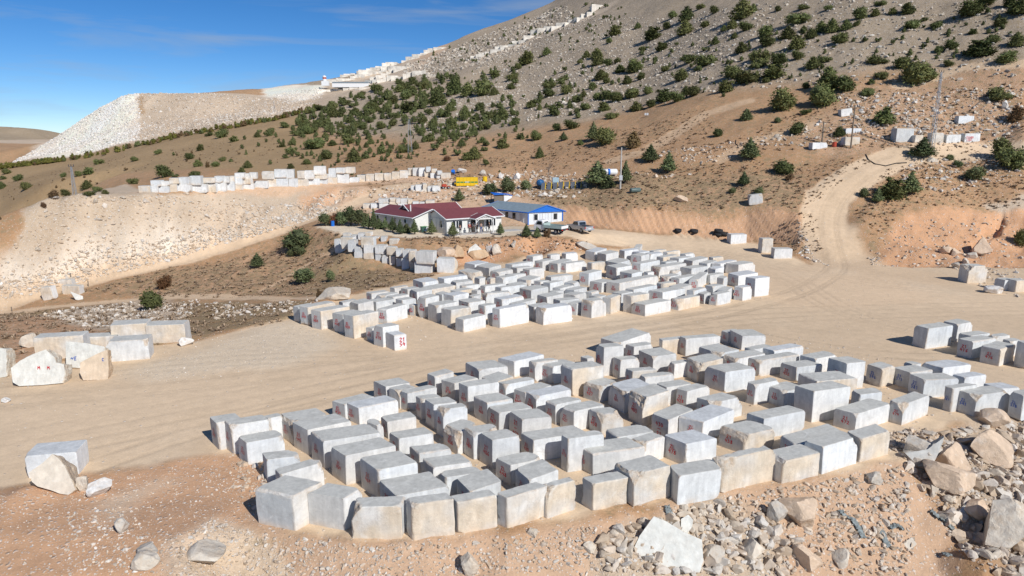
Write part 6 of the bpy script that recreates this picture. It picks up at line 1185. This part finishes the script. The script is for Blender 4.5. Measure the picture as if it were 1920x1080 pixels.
# ---------------------------------------------------------------- yard furniture, tanks, masts
def place(name, px, py, label, cat, rz=0, Y=None): p = hit(px, py) if Y is None else at_y(px, py, Y); o = empty(name, tuple(p), rz); tag(o, label, cat); o['_d'] = float((p[1]*CP-(p[2]-H)*SP)/FOC); return o
def sc(o, px): return o['_d']*px
t = place('skip_container', 876, 350, 'yellow steel container with a green stripe on the terrace', 'container', R(8)); L_, h_ = sc(t, 40)/2, sc(t, 17)
m = MB(); m.box(-L_, L_, 0, 1.9, .15, h_, bev=.04); m.build('body', YEL, t); m = MB(); m.box(-L_-.01, L_+.01, -.03, 0, h_*.42, h_*.56); m.build('green_stripe', GRN, t)
m = MB(); [m.box(-L_+k*L_/3-.04, -L_+k*L_/3+.04, -.05, 0, .15, h_) for k in range(7)]; m.box(-L_-.35, -L_, .2, .4, .5, .8); m.build('rib', YEL, t); strokes(['EZLE'], (0, -.03, h_*.44), (1, 0, 0), (0, 0, 1), .16, .05, WHITE, 'lettering', t, (0, -1, 0), .02); m = MB(); m.box(-L_*.95, L_*.95, .1, 1.8, 0, .14); m.build('base', DARKM, t)
t = place('compressor', 836, 353.5, 'small red machine left of the yellow container', 'machine', R(15)); q = sc(t, 16)/2
m = MB(); m.box(-q, q*.2, -.4, .4, .3, .9, bev=.12); m.box(q*.3, q, -.25, .25, .2, .5, bev=.08); m.build('body', RUST, t); m = MB(); m.tube([(-q*.7, 0, .9), (-q*.7, 0, 1.3)], .06, 6); m.build('exhaust', DARKM, t); [wheel(t, x_, y_, .22, .22, .12) for x_ in (-q*.7, q*.6) for y_ in (-.4, .4)]
t = place('tarp_shed', 943, 380, 'small shed under blue and white tarpaulins behind the prefab hall', 'shed', R(20)); q = sc(t, 34)/2; h_ = sc(t, 15)
m = MB(); [m.tube([(x_, y_, 0), (x_, y_, h_)], .06, 6) for x_ in (-q, 0, q*.3) for y_ in (0, 1.8)]; m.build('post', WOOD, t); m = MB(); m.slab([(-q, 0, 0), (q*.1, 0, 0), (q*.1, 0, h_), (-q, 0, h_)], (0, .06, 0)); m.build('board_wall', WOOD, t)
m = MB(); m.slab([(q*.12, -.05, 0), (q*.9, -.2, h_*.55), (q*1.05, -.1, h_*.75), (q*.12, -.05, h_)], (0, .05, 0)); m.build('white_tarpaulin', WHITE, t)
m = MB(); m.slab([(-q-.2, -.3, h_), (q*.3, -.35, h_+.05), (q*1.1, -.2, h_*.8), (q*.9, 1.9, h_*.95), (-q-.1, 2, h_+.25)], (0, 0, .1)); o_ = m.build('blue_tarpaulin', TARP, t)
def tank(name, px, py, wpx, hpx, mat, label, rz=0, legs=True, band=None):
    t = place(name, px, py, label, 'tank', rz); L_, r_ = sc(t, wpx)/2, sc(t, hpx)/2; z_ = r_+(.35 if legs else 0); m = MB()
    m.tube([(-L_, 0, z_), (-L_+r_*.12, 0, z_), (-L_+r_*.4, 0, z_), (L_-r_*.4, 0, z_), (L_-r_*.12, 0, z_), (L_, 0, z_)], [r_*.45, r_*.85, r_, r_, r_*.85, r_*.45], 20); m.build('shell', mat, t, True)
    if band is not None: m = MB(); m.tube([(-L_*.15, 0, z_), (L_*.12, 0, z_)], r_*1.01, 20); m.build('band', band, t, True)
    if legs: m = MB(); [m.box(x_-.08, x_+.08, -r_*.7, r_*.7, 0, z_-r_*.75) for x_ in (-L_*.6, L_*.6)]; m.build('cradle', DARKM, t)
    m = MB(); m.tube([(0, 0, z_+r_*.95), (0, 0, z_+r_*1.15)], r_*.2, 10); m.build('hatch', mat, t)
tank('water_tank', 1141, 332, 33, 12, WHITE, 'white horizontal tank with a blue stripe among cedars on the terrace', R(8), True, BLUEP); tank('barrel_tank', 1191, 361, 22, 9, simple('green_tank', (.10,.14,.13), .5), 'dark green barrel lying on the slope right of the pole', R(22), False)
tank('round_tank', 1013, 352, 15, 12, simple('tank_blue', (.03,.12,.28), .4), 'dark blue round tank left of the plate rack', R(60))
t = place('water_cube', 1041.5, 347, 'pale blue water container on a stand above the plate rack', 'tank'); q = sc(t, 12)/2; h_ = sc(t, 14); m = MB(); m.box(-q, q, -q, q, .5, h_, bev=.06); m.build('tank_body', simple('pale_blue', (.40,.52,.58), .4), t); m = MB(); [m.box(x_-.05, x_+.05, y_-.05, y_+.05, 0, .5) for x_ in (-q*.8, q*.8) for y_ in (-q*.8, q*.8)]; m.build('stand', STEEL, t)
for k in range(7):
    x_ = 1018+k*11.2; t = place('leaning_plate', x_, 356.5-k*.45, f"dark steel plate with yellow edge, {ordinal(k, 7)} leaning on the terrace slope", 'steel plate', R(10)); t['group'] = 'steel plates leaning on the slope'
    q = sc(t, 8)/2; m = MB(); sh = Matrix.Rotation(R(-52), 4, 'X'); A = [sh @ V3(-q, 0, .05), sh @ V3(q, 0, .05), sh @ V3(q+.5, 0, 2.0), sh @ V3(-q+.5, 0, 2.0)]; m.slab(A, (0, 0, .08)); m.build('plate', PLATE, t); m = MB(); m.tube([A[1]+V3(0, 0, .1), A[2]+V3(0, 0, .1)], .07, 6); m.build('yellow_edge', YEL, t)
def lattice_mast(px, py, hpx, wpx, label, arms=0, cat='pylon'):
    t = place('lattice_pylon', px, py, label, cat, R(12)); h_, w_ = sc(t, hpx), sc(t, wpx)/2; r_ = max(.035, w_*.05); m = MB(); f = lambda z_: w_*(1-.72*z_/h_)
    for sx in (-1, 1):
        for sy in (-1, 1): m.tube([(sx*w_, sy*w_, -.2), (sx*f(h_), sy*f(h_), h_)], r_, 4)
    m.build('leg_frame', STEEL, t); m = MB(); n = int(h_/1.1)
    for k in range(n):
        z0, z1 = h_*k/n, h_*(k+1)/n; a, b_ = f(z0), f(z1)
        for (p, q_) in (((-a, -a, z0), (b_, -b_, z1)), ((a, -a, z0), (-b_, -b_, z1)), ((a, -a, z0), (b_, b_, z1)), ((a, a, z0), (-b_, b_, z1)), ((-a, a, z0), (-b_, -b_, z1)), ((-b_, -b_, z1), (b_, -b_, z1)), ((-b_, b_, z1), (b_, b_, z1))): m.tube([p, q_], r_*.55, 3)
    m.build('bracing', STEEL, t)
    for k in range(arms): m = MB(); z_ = h_*(1-.0-.1*k); m.tube([(-w_*1.5, 0, z_), (w_*1.5, 0, z_)], r_*1.2, 4); [m.tube([(x_, 0, z_), (x_, 0, z_+.35)], r_*1.8, 6) for x_ in (-w_*1.4, 0, w_*1.4)]; m.build('crossarm', DARKM, t)
lattice_mast(769, 288, 62, 8, 'grey lattice pylon on the valley slope above the terrace blocks', 1); lattice_mast(140.5, 365, 52, 6, 'pale lattice pylon standing at the left behind the spoil slope', 1); lattice_mast(1745, 292, 150, 7, 'tall thin lattice mast beside the hilltop road', 1); lattice_mast(515, 212, 20, 4, 'small distant pylon on the shrub belt in front of the tip')
def pole(px, py, hpx, label, mat=WOOD, box=False):
    t = place('utility_pole', px, py, label, 'pole'); h_ = sc(t, hpx); m = MB(); m.tube([(0, 0, -.3), (0, 0, h_)], [.17, .11], 8); m.build('post', mat, t); m = MB(); m.tube([(-.9, 0, h_-.3), (.9, 0, h_-.3)], .06, 4); [m.tube([(x_, 0, h_-.3), (x_, 0, h_)], .06, 6) for x_ in (-.8, 0, .8)]; m.build('crossarm', DARKM, t)
    if box: m = MB(); m.box(-.3, .3, -.35, -.1, 1.6, 2.5); m.build('meter_box', WALLG, t)
pole(1163, 354, 76, 'concrete power pole with meter box beside the white tank', CONC, True); pole(1541, 268, 40, 'dark thin pole left of the red drum on the hill'); pole(1595, 278, 78, 'tall thin pole right of the red drum on the hill')
for px, py, h_, lb in ((22.5, 584, 9, 'dark fence post by the lower track at the left edge'), (166, 537, 11, 'dark fence post between the two left tracks'), (133, 522, 10, 'fence post standing by the pale block at the spoil foot'), (1212, 219, 7, 'small pale sign board on the bare mountainside')):
    t = place('sign_board' if 'sign' in lb else 'fence_post', px, py, lb, 'sign' if 'sign' in lb else 'post'); m = MB(); z_ = sc(t, h_); m.tube([(0, 0, -.2), (0, 0, z_)], .07, 6); m.build('post', WOOD, t)
    if 'sign' in lb: m = MB(); m.box(-.5, .5, -.05, 0, z_*.4, z_, bev=.01); m.build('board', WALLG, t)
def tyre(px, py, label, r_=.75, dz=0, flat=True):
    p = hit(px, py); m = MB(); n = 20; prof = [(r_*.55, -.22), (r_*.95, -.26), (r_, 0), (r_*.95, .26), (r_*.55, .22), (r_*.5, 0)]; rings = [[m.bm.verts.new((math.cos(6.2832*k/n)*a, math.sin(6.2832*k/n)*a, b_+.26)) for k in range(n)] for a, b_ in prof]
    for A, B in zip(rings, rings[1:]+rings[:1]):
        for k in range(n): m.bm.faces.new((A[k], A[(k+1) % n], B[(k+1) % n], B[k]))
    o = m.build('tyre', RUB, None, True); o.location = (p[0], p[1], p[2]+dz); o.rotation_euler = (R(4), R(3), 0) if flat else (R(70), 0, R(15)); tag(o, label, 'tyre', 'old tyres at the bank foot')
tyre(1346, 442, 'big tyre lying flat at the bank foot, left of the pair'); tyre(1356, 441, 'big tyre right of the pair at the bank foot', .8); tyre(1346.5, 441.5, 'big tyre stacked on top of the left flat one', .72, .5); tyre(1301, 436, 'single black tyre lying alone on the yard side', .7); tyre(1271, 435, 'flat worn tyre farthest left along the bank foot', .6)
def drum(px, py, mat, label, r_=.3, h_=.9, tilt=0): p = hit(px, py); m = MB(); m.tube([(0, 0, 0), (0, 0, h_*.33), (0, 0, h_*.34), (0, 0, h_*.36), (0, 0, h_)], [r_, r_, r_*1.05, r_, r_], 16); o = m.build('drum', mat, None); o.location = p; o.rotation_euler = (tilt, 0, 0); tag(o, label, 'drum')
drum(850, 326, BLUEP, 'blue drum lying beside the terrace end heap', .42, 1.1, R(50)); drum(1564, 275, RUST, 'red drum between pale blocks on the hill', .4, .9); drum(624, 424, BLUEP, 'blue bin standing under the trees left of the house', .3, .9); drum(909, 340, YEL, 'yellow drum beside the brush heap', .5, 1.0)
t = place('waste_bin', 795, 435, 'green wheeled waste bin against the left wing gable', 'bin', R(30), Y=float(D0[1])-.6); m = MB(); m.box(-.5, .5, -.35, .35, .15, .95, bev=.05); m.build('bin_body', simple('bin_green', (.04,.10,.08), .5), t); m = MB(); m.box(-.53, .53, -.38, .38, .95, 1.03); m.build('lid', GRN, t); t.location.z = PZ
t = place('satellite_dish', 797.5, 437, 'white satellite dish standing on the ground before the grey gable', 'satellite dish', R(-10)); bm_ = bmesh.new(); bmesh.ops.create_uvsphere(bm_, u_segments=20, v_segments=10, radius=.7); [bm_.verts.remove(v) for v in list(bm_.verts) if v.co.z > -.45]
me = bpy.data.meshes.new('dish'); bm_.to_mesh(me); bm_.free(); me.materials.append(WHITE); o = bpy.data.objects.new('dish', me); link(o, t); o.rotation_euler = (R(62), 0, 0); o.location = (0, -.25, .95); sm = o.modifiers.new('s', 'SOLIDIFY'); sm.thickness = .03
m = MB(); m.tube([(0, .3, 0), (0, .3, .7)], .05, 6); m.tube([(0, .2, .5), (0, -.6, 1.05)], .02, 5); m.build('mount', STEEL, t); t.location.z = PZ
t = place('cable_rack', 695, 335, 'long dark steel rack in front of the terrace blocks', 'rack', R(8)); q = sc(t, 34)/2; h_ = sc(t, 8); m = MB()
for y_ in (0, .9):
    for z_ in (h_*.5, h_): m.tube([(-q, y_, z_), (q, y_, z_)], .06, 5)
m.build('rail', DARKM, t); m = MB(); [m.tube([(-q+2*q*k/7, y_, 0), (-q+2*q*k/7, y_, h_)], .05, 5) for k in range(8) for y_ in (0, .9)]; m.build('upright', DARKM, t)
t = place('brush_heap', 880, 337, 'heap of cut brown branches behind the yellow container', 'brush heap'); q = sc(t, 30)/2; h_ = sc(t, 14); m = MB(); rr = random.Random(8)
for k in range(90): a = rr.uniform(0, 6.28); b_ = rr.uniform(.2, 1); p0_ = V3(math.cos(a)*q*b_*.5, math.sin(a)*1.0*b_*.5, 0); p1_ = p0_+V3(rr.uniform(-.8, .8)*q*.7, rr.uniform(-1, 1), rr.uniform(.3, 1)*h_*(1-b_*.4)); m.tube([p0_, (p0_+p1_)/2+V3(rr.uniform(-.2, .2), rr.uniform(-.2, .2), .15), p1_], [.05, .035, .012], 4)
m.build('branches', SHALE, t)
t = place('bare_tree', 1028, 332, 'leafless grey tree above the blue round tank', 'tree'); m = MB(); rr = random.Random(4); h_ = sc(t, 34)
def branch(p, d, L_, r_, dep):
    q_ = p+d*L_; m.tube([p, (p+q_)/2+V3(rr.uniform(-.05, .05), rr.uniform(-.05, .05), 0)*L_, q_], [r_, r_*.8, r_*.55], 5 if dep > 1 else 3)
    if dep:
        for _ in range(4 if dep > 1 else 3): dd = (d+V3(rr.uniform(-.75, .75), rr.uniform(-.75, .75), rr.uniform(-.1, .5))).normalized(); branch(p+d*L_*rr.uniform(.55, 1), dd, L_*rr.uniform(.55, .8), r_*.5, dep-1)
branch(V3(0, 0, 0), V3(.05, 0, 1), h_*.33, .14, 4); m.build('branches', simple('bare_twigs', (.30,.24,.19), .9), t)
def fabric(px, py, pts, label, seed):
    p = hit(px, py); V = []; F = []; k = 0; P = [hit(px+a, py+b_) for a, b_ in pts]; P = [q_ for q_ in P if q_ is not None]; r = random.Random(seed); nW = 6
    Q = []
    for a, b_ in zip(P, P[1:]): Q += [a+(b_-a)*t_/8 for t_ in range(8)]
    Q.append(P[-1])
    for i, q_ in enumerate(Q):
        d_ = Q[min(i+1, len(Q)-1)]-Q[max(i-1, 0)]; n_ = np.array([-d_[1], d_[0], 0]); n_ /= np.linalg.norm(n_)+1e-9; wd = .07+.12*abs(math.sin(i*1.3+seed))
        for j in range(nW): o_ = (j/(nW-1)-.5)*2*wd; V.append(q_-p+n_*o_+np.array([r.uniform(-.03, .03), r.uniform(-.03, .03), .05+.09*abs(math.sin(j*2.2+i*.9))+r.uniform(0, .05)]))
    for i in range(len(Q)-1):
        for j in range(nW-1): a = i*nW+j; F.append((a, a+1, a+nW+1, a+nW))
    o = link(bpy.data.objects.new('torn_fabric', np_mesh('torn_fabric', V, F, CLOTH, smooth=True))); o.location = p; sm = o.modifiers.new('s', 'SOLIDIFY'); sm.thickness = .015; tag(o, label, 'torn fabric')
fabric(1575, 965, [(0,-5),(10,8),(22,10),(34,28),(44,48)], 'long twisted strip of grey fabric on the bare slope', 1); fabric(1650, 1000, [(0,-4),(8,14),(16,30)], 'short hanging strip of grey fabric right of the long strip', 2); fabric(1676, 992, [(-8,2),(6,-4),(18,4)], 'small crumpled grey fabric on the bare slope', 3)
fabric(1745, 965, [(0,-4),(14,8),(28,16),(44,34)], 'grey fabric hanging over the slope shoulder right', 4); fabric(1803, 1012, [(-6,-4),(6,4)], 'small grey fabric scrap below the slope shoulder', 5); fabric(1772, 1042, [(-6,-2),(8,4)], 'crumpled grey bag near the lower right edge', 6); fabric(1252, 960, [(-2,-8),(3,8)], 'thin grey fabric strip under the outer row', 7)
def cable(pts, label, mat, r_=.09): P = [h_ for h_ in (hit(a, b_) for a, b_ in pts) if h_ is not None]; m = MB(); m.tube([V3(*q_)+V3(0, 0, r_) for q_ in P], r_, 6); tag(m.build('hose', mat), label, 'hose')
cable([(1623,290),(1628,300),(1640,308),(1660,312),(1680,307),(1700,306)], 'black hose curling across the hilltop road', RUB); cable([(1380,263),(1379,270),(1386,275),(1400,272)], 'black hose loop beside the upper side track', RUB, .07)
# ---------------------------------------------------------------- quarry on the skyline
QW = simple('cut_marble', (.66,.61,.53), .85, var=.3, scale=.35, bump=.6)
def bench(pts, Ys, hpx, dep, label, seed):
    """stepped sawn quarry face following a line of points on the mountain"""
    r = random.Random(seed); root = None
    for i in range(len(pts)-1):
        (x0, y0), (x1, y1) = pts[i], pts[i+1]; n = max(2, int(abs(x1-x0)/9))
        for k in range(n):
            a, b_ = k/n, (k+1)/n; xa, xb = x0+(x1-x0)*a, x0+(x1-x0)*b_; yb = y0+(y1-y0)*(a+b_)/2+r.uniform(-1.5, 1.5); Y = Ys[i]+(Ys[i+1]-Ys[i])*(a+b_)/2+r.uniform(-3, 3); h_ = hpx*r.uniform(.5, 1.3)
            p = at_y((xa+xb)/2, yb, Y); g_ = hit((xa+xb)/2, yb)
            if g_ is not None and g_[1] < 760 and g_[1] > 250: p = g_; Y = p[1]
            pr = at_y(xb, yb, Y); w_ = abs(pr[0]-p[0])*r.uniform(1.3, 2.6); hm = .62*h_*Y/FOC; q = [(-w_, r.uniform(-3, 1)), (w_, r.uniform(-3, 3)), (w_, dep), (-w_, dep)]
            if root is None: root = empty('stone_quarry', tuple(p)); tag(root, label, 'quarry')
            m = MB(); o_ = Vector(p)-root.location; m.slab([o_+V3(x_, y_, -3) for x_, y_ in q], (0, 0, 3+hm)); m.build('bench', QW, root)
bench([(616,158),(650,150),(700,140),(742,128)], [490,500,520,552], 9, 14, 'white stepped quarry benches right of the red and white silo', 1)
bench([(755,116),(780,108),(800,100),(830,90)], [566,575,585,598], 6, 12, 'pale quarry benches climbing the skyline', 2)
bench([(690,158),(740,150),(790,140)], [430,440,455], 11, 10, 'lower white quarry face beneath the skyline benches', 3)
bench([(885,112),(905,104),(945,92),(985,76)], [395,400,410,425], 7, 9, 'white cut faces in the middle of the grey mountainside', 4)
bench([(990,76),(1012,60),(1060,48),(1105,30),(1130,12)], [430,445,450,460,470], 8, 9, 'upper white cut faces near the mountain top', 5)
bench([(640,146),(690,134),(738,118)], [505,535,570], 6, 14, 'upper tier of white benches behind the long shed', 7)
bench([(700,150),(745,134),(770,124)], [500,520,545], 8, 10, 'short white benches between the silo and the scree', 8)
bench([(600,172),(640,168),(690,166)], [470,470,470], 3, 6, 'low pale bench under the long white shed', 6)
t = place('silo_tower', 609, 158, 'white silo with a red band on the quarry rim', 'silo', 0, Y=480); q = sc(t, 3.4); h_ = sc(t, 16); m = MB(); m.tube([(0, 0, h_*.3), (0, 0, h_*.9), (0, 0, h_)], [q, q, q*.3], 14); m.build('drum', WHITE, t); m = MB(); m.tube([(0, 0, h_*.6), (0, 0, h_*.78)], q*1.03, 14); m.build('red_band', RUST, t); m = MB(); m.box(-q*1.6, q*2.4, -q, q, -1, h_*.35); m.build('base_house', WHITE, t)
t = place('quarry_shed', 657, 160.5, 'long white shed on the quarry rim right of the silo', 'shed', R(2), Y=470); q = sc(t, 68)/2; h_ = sc(t, 6.5); m = MB(); m.box(-q, q, 0, 8, -1, h_*.8); m.build('wall', WHITE, t); m = MB(); m.slab([(-q, -.4, h_*.8), (q, -.4, h_*.8), (q, 4, h_*1.05), (-q, 4, h_*1.05)], (0, 0, .3)); m.slab([(-q, 4, h_*1.05), (q, 4, h_*1.05), (q, 8.4, h_*.8), (-q, 8.4, h_*.8)], (0, 0, .3)); m.build('roof', GREYR, t)
for o in bpy.data.objects:
    if '_d' in o: del o['_d']
